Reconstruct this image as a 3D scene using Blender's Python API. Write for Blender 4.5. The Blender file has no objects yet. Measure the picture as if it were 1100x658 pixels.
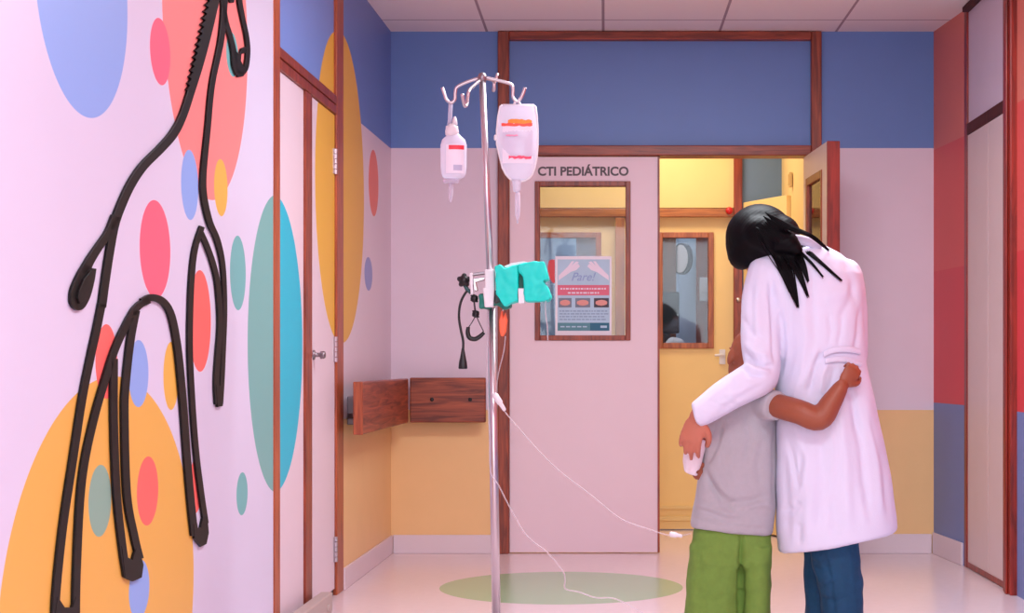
import bpy, bmesh, math, random
from mathutils import Vector, Matrix, noise
from mathutils.bvhtree import BVHTree
random.seed(7)
SC = bpy.context.scene
COL = SC.collection
CAMZ = 1.03
F = 1800.0          # focal length in pixels of the 1100x658 frame
PX, PY = 650.0, 388.0   # principal point


def V(*a):
    return Vector(a)


def P(px, py, Y):
    return Vector(((px - PX) / F * Y, Y, CAMZ + (PY - py) / F * Y))


# ------------------------------------------------------------------ materials
def lin(c):
    r = []
    for v in c:
        v = v / 255.0
        r.append(v / 12.92 if v <= 0.04045 else ((v + 0.055) / 1.055) ** 2.4)
    return (r[0], r[1], r[2], 1.0)


def new_mat(name):
    m = bpy.data.materials.new(name)
    m.use_nodes = True
    nt = m.node_tree
    nt.nodes.clear()
    out = nt.nodes.new('ShaderNodeOutputMaterial')
    b = nt.nodes.new('ShaderNodeBsdfPrincipled')
    nt.links.new(b.outputs[0], out.inputs[0])
    return m, nt, b, out


def mat(name, rgb, rough=0.5, metal=0.0, var=0.05, scale=6.0, bump=0.0, bscale=60.0, stretch=(1, 1, 1), spec=0.5, sheen=0.0):
    m, nt, b, out = new_mat(name)
    c = lin(rgb)
    tc = nt.nodes.new('ShaderNodeTexCoord')
    mp = nt.nodes.new('ShaderNodeMapping')
    mp.inputs['Scale'].default_value = stretch
    nt.links.new(tc.outputs['Object'], mp.inputs[0])
    n = nt.nodes.new('ShaderNodeTexNoise')
    n.inputs['Scale'].default_value = scale
    n.inputs['Detail'].default_value = 4
    nt.links.new(mp.outputs[0], n.inputs['Vector'])
    mx = nt.nodes.new('ShaderNodeMix')
    mx.data_type = 'RGBA'
    mx.inputs['A'].default_value = tuple(v * (1 - var) for v in c[:3]) + (1,)
    mx.inputs['B'].default_value = tuple(min(1, v * (1 + var)) for v in c[:3]) + (1,)
    nt.links.new(n.outputs['Fac'], mx.inputs['Factor'])
    nt.links.new(mx.outputs['Result'], b.inputs['Base Color'])
    b.inputs['Roughness'].default_value = rough
    b.inputs['Metallic'].default_value = metal
    b.inputs['Specular IOR Level'].default_value = spec
    if sheen:
        b.inputs['Sheen Weight'].default_value = sheen
    if bump:
        n2 = nt.nodes.new('ShaderNodeTexNoise')
        n2.inputs['Scale'].default_value = bscale
        n2.inputs['Detail'].default_value = 3
        nt.links.new(mp.outputs[0], n2.inputs['Vector'])
        bp = nt.nodes.new('ShaderNodeBump')
        bp.inputs['Strength'].default_value = bump
        bp.inputs['Distance'].default_value = 0.004
        nt.links.new(n2.outputs['Fac'], bp.inputs['Height'])
        nt.links.new(bp.outputs[0], b.inputs['Normal'])
    return m


def wood(name, dark, light, stretch=(14, 14, 1.2), rough=0.38, scale=3.0):
    m, nt, b, out = new_mat(name)
    tc = nt.nodes.new('ShaderNodeTexCoord')
    mp = nt.nodes.new('ShaderNodeMapping')
    mp.inputs['Scale'].default_value = stretch
    nt.links.new(tc.outputs['Object'], mp.inputs[0])
    n = nt.nodes.new('ShaderNodeTexNoise')
    n.inputs['Scale'].default_value = scale
    n.inputs['Detail'].default_value = 6
    n.inputs['Distortion'].default_value = 1.2
    nt.links.new(mp.outputs[0], n.inputs['Vector'])
    cr = nt.nodes.new('ShaderNodeValToRGB')
    cr.color_ramp.elements[0].position = 0.35
    cr.color_ramp.elements[0].color = lin(dark)
    cr.color_ramp.elements[1].position = 0.68
    cr.color_ramp.elements[1].color = lin(light)
    nt.links.new(n.outputs['Fac'], cr.inputs['Fac'])
    nt.links.new(cr.outputs['Color'], b.inputs['Base Color'])
    b.inputs['Roughness'].default_value = rough
    return m


def mural(name, base, circles, rough=0.45):
    """flat paint with painted discs; every disc (y, z, ry, rz, colour) in metres on the wall"""
    m, nt, b, out = new_mat(name)
    tc = nt.nodes.new('ShaderNodeTexCoord')
    sp = nt.nodes.new('ShaderNodeSeparateXYZ')
    nt.links.new(tc.outputs['Object'], sp.inputs[0])

    def math_(op, a, bb=None):
        n = nt.nodes.new('ShaderNodeMath')
        n.operation = op
        for i, v in enumerate((a, bb)):
            if v is None:
                continue
            if isinstance(v, (int, float)):
                n.inputs[i].default_value = v
            else:
                nt.links.new(v, n.inputs[i])
        return n.outputs[0]
    nz = nt.nodes.new('ShaderNodeTexNoise')
    nz.inputs['Scale'].default_value = 3
    nt.links.new(tc.outputs['Object'], nz.inputs['Vector'])
    mx = nt.nodes.new('ShaderNodeMix')
    mx.data_type = 'RGBA'
    c = lin(base)
    mx.inputs['A'].default_value = tuple(v * .98 for v in c[:3]) + (1,)
    mx.inputs['B'].default_value = tuple(min(1, v * 1.02) for v in c[:3]) + (1,)
    nt.links.new(nz.outputs['Fac'], mx.inputs['Factor'])
    cur = mx.outputs['Result']
    for (cy, cz, ry, rz, colr) in circles:
        a = math_('DIVIDE', math_('SUBTRACT', sp.outputs['Y'], cy), ry)
        d = math_('DIVIDE', math_('SUBTRACT', sp.outputs['Z'], cz), rz)
        s = math_('ADD', math_('MULTIPLY', a, a), math_('MULTIPLY', d, d))
        f = math_('LESS_THAN', s, 1.0)
        mx = nt.nodes.new('ShaderNodeMix')
        mx.data_type = 'RGBA'
        nt.links.new(f, mx.inputs['Factor'])
        nt.links.new(cur, mx.inputs['A'])
        mx.inputs['B'].default_value = lin(colr)
        cur = mx.outputs['Result']
    nt.links.new(cur, b.inputs['Base Color'])
    b.inputs['Roughness'].default_value = rough
    return m


def glass_mat(name, tint=(235, 240, 245), gloss=0.04):
    m, nt, b, out = new_mat(name)
    nt.nodes.remove(b)
    t = nt.nodes.new('ShaderNodeBsdfTransparent')
    t.inputs[0].default_value = lin(tint)
    g = nt.nodes.new('ShaderNodeBsdfGlossy')
    g.inputs['Roughness'].default_value = 0.03
    mx = nt.nodes.new('ShaderNodeMixShader')
    fr = nt.nodes.new('ShaderNodeFresnel')
    fr.inputs['IOR'].default_value = 1.35
    nt.links.new(fr.outputs[0], mx.inputs[0])
    nt.links.new(t.outputs[0], mx.inputs[1])
    nt.links.new(g.outputs[0], mx.inputs[2])
    nt.links.new(mx.outputs[0], out.inputs[0])
    return m


def plastic_clear(name, rgb, opacity=0.55, rough=0.2):
    """milky translucent plastic"""
    m, nt, b, out = new_mat(name)
    b.inputs['Base Color'].default_value = lin(rgb)
    b.inputs['Roughness'].default_value = rough
    t = nt.nodes.new('ShaderNodeBsdfTransparent')
    t.inputs[0].default_value = (0.95, 0.95, 1, 1)
    tr = nt.nodes.new('ShaderNodeBsdfTranslucent')
    tr.inputs[0].default_value = lin(rgb)
    lw = nt.nodes.new('ShaderNodeLayerWeight')
    lw.inputs['Blend'].default_value = 0.35
    m0 = nt.nodes.new('ShaderNodeMixShader')
    m0.inputs[0].default_value = 0.35
    nt.links.new(b.outputs[0], m0.inputs[1])
    nt.links.new(tr.outputs[0], m0.inputs[2])
    mr = nt.nodes.new('ShaderNodeMapRange')
    mr.inputs['To Min'].default_value = opacity
    mr.inputs['To Max'].default_value = 1.0
    nt.links.new(lw.outputs['Facing'], mr.inputs['Value'])
    mx = nt.nodes.new('ShaderNodeMixShader')
    nt.links.new(mr.outputs[0], mx.inputs[0])
    nt.links.new(t.outputs[0], mx.inputs[1])
    nt.links.new(m0.outputs[0], mx.inputs[2])
    nt.links.new(mx.outputs[0], out.inputs[0])
    return m


# ------------------------------------------------------------------ mesh helpers
ROOT_LOC = {}


def obj(name, bm, m, parent=None, loc=None, smooth=False, bevel=0.0, seg=2, angle=40):
    bmesh.ops.recalc_face_normals(bm, faces=bm.faces)
    me = bpy.data.meshes.new(name)
    bm.to_mesh(me)
    bm.free()
    return link(name, me, m, parent, loc, smooth, bevel, seg, angle)


def link(name, me, m, parent=None, loc=None, smooth=False, bevel=0.0, seg=2, angle=40):
    o = bpy.data.objects.new(name, me)
    COL.objects.link(o)
    base = Vector((0, 0, 0))
    if parent is not None:
        base = ROOT_LOC.get(parent.name, Vector((0, 0, 0)))
        o.parent = parent
    elif loc is not None:
        base = Vector(loc)
        o.location = base
    ROOT_LOC[o.name] = base.copy()
    if base.length > 0:
        me.transform(Matrix.Translation(-base))
    ms = m if isinstance(m, (list, tuple)) else [m]
    for k in ms:
        me.materials.append(k)
    if smooth:
        for p in me.polygons:
            p.use_smooth = True
    if bevel:
        md = o.modifiers.new('bevel', 'BEVEL')
        md.width = bevel
        md.segments = seg
        md.limit_method = 'ANGLE'
        md.angle_limit = math.radians(angle)
    return o


def tag(o, label, cat, group=None):
    o['label'] = label
    o['category'] = cat
    if group:
        o['group'] = group
    return o


def structure(o, label=None):
    o['kind'] = 'structure'
    if label:
        o['label'] = label
    return o


def empty(name, loc, label, cat, group=None):
    o = bpy.data.objects.new(name, None)
    o.empty_display_size = 0.05
    COL.objects.link(o)
    o.location = loc
    ROOT_LOC[o.name] = Vector(loc)
    tag(o, label, cat, group)
    return o


def hexa(bm, pts, mi=0):
    vs = [bm.verts.new(p) for p in pts]
    fs = []
    for f in ((0, 1, 2, 3), (7, 6, 5, 4), (0, 4, 5, 1), (1, 5, 6, 2), (2, 6, 7, 3), (3, 7, 4, 0)):
        fc = bm.faces.new([vs[i] for i in f])
        fc.material_index = mi
        fs.append(fc)
    return fs


def box(bm, x0, x1, y0, y1, z0, z1, mi=0):
    return hexa(bm, [V(x0, y0, z0), V(x1, y0, z0), V(x1, y1, z0), V(x0, y1, z0),
                     V(x0, y0, z1), V(x1, y0, z1), V(x1, y1, z1), V(x0, y1, z1)], mi)


def prism(bm, pts, offset, mi=0):
    """closed polygon pts (3-D, planar) extruded by vector offset"""
    a = [bm.verts.new(p) for p in pts]
    b_ = [bm.verts.new(p + offset) for p in pts]
    n = len(pts)
    bm.faces.new(a).material_index = mi
    bm.faces.new(list(reversed(b_))).material_index = mi
    for i in range(n):
        bm.faces.new((a[i], b_[i], b_[(i + 1) % n], a[(i + 1) % n])).material_index = mi


def catmull(pts, n=6):
    if len(pts) < 3:
        return [p.copy() for p in pts]
    out = []
    q = [pts[0] * 2 - pts[1]] + list(pts) + [pts[-1] * 2 - pts[-2]]
    for i in range(1, len(q) - 2):
        p0, p1, p2, p3 = q[i - 1], q[i], q[i + 1], q[i + 2]
        for k in range(n):
            t = k / n
            out.append(0.5 * ((2 * p1) + (p2 - p0) * t + (2 * p0 - 5 * p1 + 4 * p2 - p3) * t * t + (3 * p1 - p0 - 3 * p2 + p3) * t ** 3))
    out.append(pts[-1].copy())
    return out


def tube(bm, pts, r, sides=8, smooth=0, mi=0, flat=None):
    """swept tube; r a number or list of radii; flat=(ratio) squashes the section along world Y"""
    rs = r if isinstance(r, (list, tuple)) else [r] * len(pts)
    if smooth:
        p4 = [Vector((p.x, p.y, p.z, rr)) for p, rr in zip(pts, rs)]
        c = catmull(p4, smooth)
        pts = [Vector(p[:3]) for p in c]
        rs = [max(1e-4, p[3]) for p in c]
    rings = []
    t0 = (pts[1] - pts[0]).normalized()
    ref = Vector((0, 1, 0)) if abs(t0.y) < 0.9 else Vector((1, 0, 0))
    nrm = (ref - t0 * ref.dot(t0)).normalized()
    for i, p in enumerate(pts):
        if i == 0:
            t = (pts[1] - pts[0])
        elif i == len(pts) - 1:
            t = pts[-1] - pts[-2]
        else:
            t = pts[i + 1] - pts[i - 1]
        t = t.normalized()
        nrm = (nrm - t * nrm.dot(t)).normalized()
        bi = t.cross(nrm)
        ring = []
        for k in range(sides):
            a = 2 * math.pi * k / sides
            v = nrm * math.cos(a) * (flat or 1) + bi * math.sin(a)
            ring.append(bm.verts.new(p + v * rs[i]))
        rings.append(ring)
    for a, b_ in zip(rings, rings[1:]):
        for k in range(sides):
            bm.faces.new((a[k], a[(k + 1) % sides], b_[(k + 1) % sides], b_[k])).material_index = mi
    bm.faces.new(list(reversed(rings[0]))).material_index = mi
    bm.faces.new(rings[-1]).material_index = mi


def lathe(bm, c, axis, prof, sides=24, mi=0, squash=(1, 1)):
    """prof: (distance along axis, radius)"""
    axis = axis.normalized()
    ref = Vector((0, 1, 0)) if abs(axis.y) < 0.9 else Vector((1, 0, 0))
    u = (ref - axis * ref.dot(axis)).normalized()
    w = axis.cross(u)
    rings = []
    for d, r in prof:
        rings.append([bm.verts.new(c + axis * d + u * math.cos(2 * math.pi * k / sides) * r * squash[0] + w * math.sin(2 * math.pi * k / sides) * r * squash[1]) for k in range(sides)])
    for a, b_ in zip(rings, rings[1:]):
        for k in range(sides):
            bm.faces.new((a[k], a[(k + 1) % sides], b_[(k + 1) % sides], b_[k])).material_index = mi
    bm.faces.new(list(reversed(rings[0]))).material_index = mi
    bm.faces.new(rings[-1]).material_index = mi


def ball(bm, c, r, axes=None, sub=3):
    """ellipsoid: r a number or 3 radii along axes"""
    rr = r if isinstance(r, (list, tuple)) else (r, r, r)
    ax = axes or (V(1, 0, 0), V(0, 1, 0), V(0, 0, 1))
    res = bmesh.ops.create_icosphere(bm, subdivisions=sub, radius=1.0)
    for v in res['verts']:
        p = v.co.copy()
        v.co = c + ax[0] * p.x * rr[0] + ax[1] * p.y * rr[1] + ax[2] * p.z * rr[2]


def limb(bm, pts, rs, sm=5, sides=14):
    """closed tapered limb with round ends"""
    tube(bm, pts, rs, sides=sides, smooth=sm)
    ball(bm, pts[0], rs[0] * .98, sub=2)
    ball(bm, pts[-1], rs[-1] * .98, sub=2)


def loft(bm, rings):
    n = len(rings[0])
    vs = [[bm.verts.new(p) for p in r] for r in rings]
    for a, b_ in zip(vs, vs[1:]):
        for k in range(n):
            bm.faces.new((a[k], a[(k + 1) % n], b_[(k + 1) % n], b_[k]))
    bm.faces.new(list(reversed(vs[0])))
    bm.faces.new(vs[-1])


def se_ring(c, ax, ay, n=40, e=2.4):
    out = []
    for k in range(n):
        a = 2 * math.pi * k / n
        ca, sa = math.cos(a), math.sin(a)
        out.append(c + ax * math.copysign(abs(ca) ** (2 / e), ca) + ay * math.copysign(abs(sa) ** (2 / e), sa))
    return out


def fuse(bm, voxel, smooth_it=6, fac=0.5):
    """union of overlapping closed shapes into one continuous skin; returns a mesh"""
    bmesh.ops.recalc_face_normals(bm, faces=bm.faces)
    me = bpy.data.meshes.new('tmp')
    bm.to_mesh(me)
    bm.free()
    o = bpy.data.objects.new('tmp', me)
    COL.objects.link(o)
    md = o.modifiers.new('r', 'REMESH')
    md.mode = 'VOXEL'
    md.voxel_size = voxel
    md.adaptivity = 0
    if smooth_it:
        s = o.modifiers.new('s', 'SMOOTH')
        s.iterations = smooth_it
        s.factor = fac
    dg = bpy.context.evaluated_depsgraph_get()
    dg.update()
    res = bpy.data.meshes.new_from_object(o.evaluated_get(dg))
    bpy.data.objects.remove(o)
    bpy.data.meshes.remove(me)
    res.name = 'skin'
    return res


def to_px(p):
    return (PX + p.x / p.y * F, PY - (p.z - CAMZ) / p.y * F)


def sculpt(me, strokes):
    """raise / sink folds along strokes: ([points in frame coords], width, depth)"""
    me.update()
    nr = [v.normal.copy() for v in me.vertices]
    for pts, w, dep in strokes:
        L = []
        tot = 0
        for a, b_ in zip(pts, pts[1:]):
            l = math.hypot(b_[0] - a[0], b_[1] - a[1])
            L.append((a, b_, tot, l))
            tot += l
        x0 = min(p[0] for p in pts) - 3 * w
        x1 = max(p[0] for p in pts) + 3 * w
        y0 = min(p[1] for p in pts) - 3 * w
        y1 = max(p[1] for p in pts) + 3 * w
        for i, v in enumerate(me.vertices):
            n = nr[i]
            if n.y > -0.05:
                continue
            q = to_px(v.co)
            if not (x0 < q[0] < x1 and y0 < q[1] < y1):
                continue
            best = 1e9
            tt = 0
            for a, b_, s0, l in L:
                dx, dy = b_[0] - a[0], b_[1] - a[1]
                t = max(0, min(1, ((q[0] - a[0]) * dx + (q[1] - a[1]) * dy) / (l * l)))
                d = math.hypot(q[0] - a[0] - dx * t, q[1] - a[1] - dy * t)
                if d < best:
                    best = d
                    tt = (s0 + t * l) / tot
            if best < 3 * w:
                taper = min(1, min(tt, 1 - tt) * 5 + 0.15)
                v.co = v.co + n * (dep * math.exp(-(best / w) ** 2) * taper * min(1, -n.y * 2))
    me.update()


def jitter(me, amp, scale, seed=0):
    me.update()
    ns = [v.normal.copy() for v in me.vertices]
    for v, n in zip(me.vertices, ns):
        v.co = v.co + n * amp * noise.noise(v.co * scale + Vector((seed, seed * 2, 0)))
    me.update()


# ------------------------------------------------------------------ colours
WOOD = wood('red brown wood', (112, 40, 24), (166, 72, 42))
WOODH = wood('red brown wood horizontal', (112, 38, 22), (164, 68, 40), stretch=(1.2, 14, 14))
WOODL = wood('orange brown wood', (140, 60, 32), (188, 92, 52))
WOODR = wood('dark red wood', (112, 26, 18), (160, 44, 30))
WHITEWALL = mat('off white wall paint', (228, 208, 222), .5, var=.03)
BLUEWALL = mat('blue wall paint', (98, 130, 192), .45, var=.04)
YELLOWWALL = mat('ochre yellow wall paint', (242, 196, 138), .5, var=.04)
BASEB = mat('pale skirting', (226, 206, 214), .4, var=.03)
LEAF = mat('pinkish cream door paint', (236, 208, 218), .42, var=.02)
LEAF_LIT = mat('cream door paint', (242, 224, 206), .42, var=.03)  # open leaf: paint lightened to carry the yellow room's light on it
YELLOWIN = mat('warm yellow paint', (244, 210, 142), .5, var=.04)
STEEL = mat('brushed steel', (205, 195, 200), .34, metal=1.0, var=.05)
STEELD = mat('dull steel', (150, 140, 145), .4, metal=1.0, var=.08)
BLACK = mat('black plastic', (14, 13, 16), .4)
WHITEP = mat('white plastic', (236, 230, 234), .35, var=.02)
GLASS = glass_mat('window glass')

# ------------------------------------------------------------------ room shell
H = 2.80
YB = 9.0


def lx(Y):           # left wall X at depth Y
    return -1.15 + (Y - 9.0) * 40 / 1800


LN = Vector((1, -40 / 1800, 0)).normalized()


def LW(Y, Z, off=0.0):
    return Vector((lx(Y), Y, Z)) + LN * off


def ly(px):
    return 2430.0 / (690.0 - px)


def LP(px, py, off=0.0):
    Y = ly(px)
    return LW(Y, CAMZ + (PY - py) / F * Y, off)


def lbox(bm, y0, y1, z0, z1, o0, o1, mi=0):
    return hexa(bm, [LW(y0, z0, o1), LW(y0, z0, o0), LW(y1, z0, o0), LW(y1, z0, o1),
                     LW(y0, z1, o1), LW(y0, z1, o0), LW(y1, z1, o0), LW(y1, z1, o1)], mi)


def rx(Y):
    if Y > 8.43:
        return 1.812 + (Y - 8.43) / .57 * (-0.047)
    return 1.812


def rbox(bm, y0, y1, z0, z1, o0, o1, mi=0):
    """box on the right wall; offsets measured into the room"""
    a, b_ = rx(y0), rx(y1)
    return hexa(bm, [V(a - o1, y0, z0), V(a - o0, y0, z0), V(b_ - o0, y1, z0), V(b_ - o1, y1, z0),
                     V(a - o1, y0, z1), V(a - o0, y0, z1), V(b_ - o0, y1, z1), V(b_ - o1, y1, z1)], mi)


# floor: vinyl with an inlaid green disc
m, nt, b, out = new_mat('pale pink vinyl with green disc')
tc = nt.nodes.new('ShaderNodeTexCoord')
sub = nt.nodes.new('ShaderNodeVectorMath'); sub.operation = 'SUBTRACT'
sub.inputs[1].default_value = (-0.2, 7.66, 0)
nt.links.new(tc.outputs['Object'], sub.inputs[0])
ln_ = nt.nodes.new('ShaderNodeVectorMath'); ln_.operation = 'LENGTH'
nt.links.new(sub.outputs[0], ln_.inputs[0])
lt = nt.nodes.new('ShaderNodeMath'); lt.operation = 'LESS_THAN'; lt.inputs[1].default_value = 0.555
nt.links.new(ln_.outputs['Value'], lt.inputs[0])
nz = nt.nodes.new('ShaderNodeTexNoise'); nz.inputs['Scale'].default_value = 25; nz.inputs['Detail'].default_value = 5
nt.links.new(tc.outputs['Object'], nz.inputs['Vector'])
mx = nt.nodes.new('ShaderNodeMix'); mx.data_type = 'RGBA'
mx.inputs['A'].default_value = lin((232, 210, 214)); mx.inputs['B'].default_value = lin((240, 220, 224))
nt.links.new(nz.outputs['Fac'], mx.inputs['Factor'])
mx2 = nt.nodes.new('ShaderNodeMix'); mx2.data_type = 'RGBA'
mx2.inputs['B'].default_value = lin((160, 196, 156))
nt.links.new(lt.outputs[0], mx2.inputs['Factor'])
nt.links.new(mx.outputs['Result'], mx2.inputs['A'])
nt.links.new(mx2.outputs['Result'], b.inputs['Base Color'])
b.inputs['Roughness'].default_value = 0.22
b.inputs['Specular IOR Level'].default_value = 0.45
FLOORM = m
bm = bmesh.new()
box(bm, -2.2, 3.0, -2.0, 13.2, -0.08, 0.0)
structure(obj('floor', bm, FLOORM))

# ceiling: square tiles with dark joints
m, nt, b, out = new_mat('ceiling tiles')
tc = nt.nodes.new('ShaderNodeTexCoord')
sp = nt.nodes.new('ShaderNodeSeparateXYZ')
nt.links.new(tc.outputs['Object'], sp.inputs[0])


def grid(axis, off):
    a = nt.nodes.new('ShaderNodeMath'); a.operation = 'ADD'; a.inputs[1].default_value = off
    nt.links.new(sp.outputs[axis], a.inputs[0])
    d = nt.nodes.new('ShaderNodeMath'); d.operation = 'PINGPONG'; d.inputs[1].default_value = 0.3125
    nt.links.new(a.outputs[0], d.inputs[0])
    l = nt.nodes.new('ShaderNodeMath'); l.operation = 'LESS_THAN'; l.inputs[1].default_value = 0.007
    nt.links.new(d.outputs[0], l.inputs[0])
    return l.outputs[0]


mxx = nt.nodes.new('ShaderNodeMath'); mxx.operation = 'MAXIMUM'
nt.links.new(grid('X', 0.01 + 6.25), mxx.inputs[0]); nt.links.new(grid('Y', -8.69 + 18.75), mxx.inputs[1])
cm = nt.nodes.new('ShaderNodeMix'); cm.data_type = 'RGBA'
cm.inputs['A'].default_value = lin((242, 228, 228)); cm.inputs['B'].default_value = lin((165, 140, 146))
nt.links.new(mxx.outputs[0], cm.inputs['Factor'])
nt.links.new(cm.outputs['Result'], b.inputs['Base Color'])
b.inputs['Roughness'].default_value = .7
bm = bmesh.new()
box(bm, -2.2, 3.0, -2.0, 13.2, H, H + 0.08)
structure(obj('ceiling', bm, m))


# ---- mural discs
def disc(x0, x1, y0, y1, colr):
    ya, yb = ly(x0), ly(x1)
    yc = (ya + yb) / 2
    pxc = 690 - 2430 / yc
    za = CAMZ + (PY - y0) / F * yc
    zb = CAMZ + (PY - y1) / F * yc
    return (yc, (za + zb) / 2, (yb - ya) / 2, abs(za - zb) / 2, colr)


cBLUE, cSALM, cPINK, cCOR = (142, 176, 240), (255, 140, 136), (255, 104, 132), (255, 108, 102)
cYEL, cTEAL, cSUN = (236, 184, 80), (112, 184, 184), (234, 180, 84)
DISCS = [
    disc(36.5, 137, -155, 125, cBLUE),
    disc(174, 266, -165, 214, cSALM),
    disc(161, 183, 20, 91, cPINK),
    disc(194.5, 213, 161, 236, cBLUE),
    disc(230, 244.5, 171, 232, cYEL),
    disc(243, 256, 35, 82, cTEAL),
    disc(150, 183, 215, 320, cPINK),
    disc(203, 226.5, 290, 399, cCOR),
    disc(247, 264, 253, 333, cTEAL),
    disc(266, 327, 210, 528, (118, 180, 176)),
    disc(-4, 208, 404, 905, cSUN),
    disc(102.5, 126, 348, 428, cCOR),
    disc(138, 159.5, 365, 437, cBLUE),
    disc(175.5, 192, 367, 440, cYEL),
    disc(95, 119.5, 499, 576, (138, 178, 160)),
    disc(147, 170, 490, 564, cCOR),
    disc(203, 217, 493, 551, cCOR),
    disc(138.5, 160.5, 601, 664, cBLUE),
    disc(254, 266, 507, 553, cTEAL),
]
FARD = [disc(340, 391, 36, 368, (226, 172, 62)), disc(396, 406.5, 161, 232, (232, 112, 92)), disc(391.5, 400, 276, 312, (140, 150, 205))]
DOORD = [disc(266, 327, 210, 528, (0, 190, 216))]
YELD = [disc(340, 391, 36, 368, (238, 184, 62))]
MURAL = mural('mural wall paint', (219, 213, 236), DISCS)
FARWHITE = mural('white wall with discs', (226, 208, 220), FARD)
FARBLUE = mural('blue wall with disc', (104, 132, 198), FARD)
PANELBLUE = mural('blue panel with disc', (122, 152, 222), YELD)
LEAFA = mural('white leaf with cyan disc', (232, 212, 222), DOORD)
LEAFB = mural('white leaf with yellow disc', (232, 212, 222), YELD)

Y_J0, Y_J1 = ly(293.5), ly(300)     # near post of left door
Y_M0, Y_M1 = ly(328), ly(335)
Y_K0, Y_K1 = ly(361), ly(368)

bm = bmesh.new()
lbox(bm, -2.0, Y_J0, 0, H, -0.14, 0, 0)
lbox(bm, Y_K1, 9.0, 2.172, H, -0.14, 0, 1)
lbox(bm, Y_K1, 9.0, 0.77, 2.172, -0.14, 0, 2)
lbox(bm, Y_K1, 9.0, 0.0, 0.77, -0.14, 0, 3)
lbox(bm, Y_J0, Y_K1, 0.0, H, -0.14, -0.09, 0)
structure(obj('wall_left', bm, [MURAL, FARBLUE, FARWHITE, YELLOWWALL]))

bm = bmesh.new()
lbox(bm, Y_K1, 8.985, 0, 0.10, 0, 0.012)
structure(obj('baseboard_left', bm, BASEB, bevel=.004))

# right wall
PAINT_O = mat('brick orange paint', (220, 120, 104), .5, var=.03)
PAINT_R = mat('bright red paint', (222, 88, 84), .5, var=.03)
PAINT_D = mat('deep red paint', (218, 66, 74), .5, var=.03)
PAINT_B = mat('slate blue paint', (116, 134, 186), .5, var=.03)
bm = bmesh.new()
Y_R1, Y_R0 = 8.43, 7.43
for (y0, y1) in ((8.43, 9.0), (-2.0, 7.37)):
    for z0, z1, mi in ((2.165, H, 0), (1.512, 2.165, 1), (.81, 1.512, 2), (0, .81, 3)):
        rbox(bm, y0, y1, z0, z1, -0.14, 0, mi)
rbox(bm, 7.37, 8.43, 0, H, -0.14, -0.07, 0)
structure(obj('wall_right', bm, [PAINT_O, PAINT_R, PAINT_D, PAINT_B]))
bm = bmesh.new()
rbox(bm, 8.46, 8.985, 0, .115, 0, .012)
structure(obj('baseboard_right', bm, BASEB, bevel=.004))

# back wall with painted bands
bm = bmesh.new()
for (x0, x1) in ((-1.3, -0.575), (1.16, 1.95)):
    box(bm, x0, x1, YB, YB + .12, 2.175, H, 0)
    box(bm, x0, x1, YB, YB + .12, .77, 2.175, 1)
    box(bm, x0, x1, YB, YB + .12, 0, .77, 2)
box(bm, -.575, 1.16, YB + .02, YB + .10, 2.15, H, 0)
structure(obj('wall_back', bm, [BLUEWALL, WHITEWALL, YELLOWWALL]))
bm = bmesh.new()
box(bm, -1.138, -0.578, YB - .012, YB, 0, .10)
box(bm, 1.163, 1.753, YB - .012, YB, 0, .105)
structure(obj('baseboard_back', bm, BASEB, bevel=.004))

# wooden surround of the double door
bm = bmesh.new()
box(bm, -.575, -.515, YB - .03, YB + .12, 0, H - .002)
structure(obj('trim_1', bm, WOOD, bevel=.005), 'red brown wooden post left of the closed lettered door')
bm = bmesh.new()
box(bm, 1.105, 1.16, YB - .03, YB + .12, 0, H - .002)
structure(obj('trim_2', bm, WOOD, bevel=.005), 'red brown wooden post behind the open door leaf')
bm = bmesh.new()
box(bm, -.5149, 1.1049, YB - .03, YB + .12, 2.132, 2.187)
structure(obj('trim_3', bm, WOODH, bevel=.005), 'red brown wooden bar over the double door')
bm = bmesh.new()
box(bm, -.5149, 1.1049, YB - .03, YB + .12, 2.752, H - .002)
structure(obj('trim_4', bm, WOODH, bevel=.005), 'red brown wooden bar under the ceiling')


def window_frame(parent, x0, x1, z0, z1, t, y0, y1, m_=WOOD, name='window_frame'):
    bm = bmesh.new()
    box(bm, x0, x0 + t, y0, y1, z0, z1)
    box(bm, x1 - t, x1, y0, y1, z0, z1)
    box(bm, x0 + t, x1 - t, y0, y1, z0, z0 + t)
    box(bm, x0 + t, x1 - t, y0, y1, z1 - t, z1)
    f = obj(name, bm, m_, parent, bevel=.003)
    bm = bmesh.new()
    box(bm, x0 + t * .6, x1 - t * .6, (y0 + y1) / 2 - .003, (y0 + y1) / 2 + .003, z0 + t * .6, z1 - t * .6)
    obj('window_pane', bm, GLASS, f)
    return f


def slab_hole(bm, x0, x1, z0, z1, hx0, hx1, hz0, hz1, y0, y1):
    box(bm, x0, hx0, y0, y1, z0, z1)
    box(bm, hx1, x1, y0, y1, z0, z1)
    box(bm, hx0, hx1, y0, y1, z0, hz0)
    box(bm, hx0, hx1, y0, y1, hz1, z1)


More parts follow.
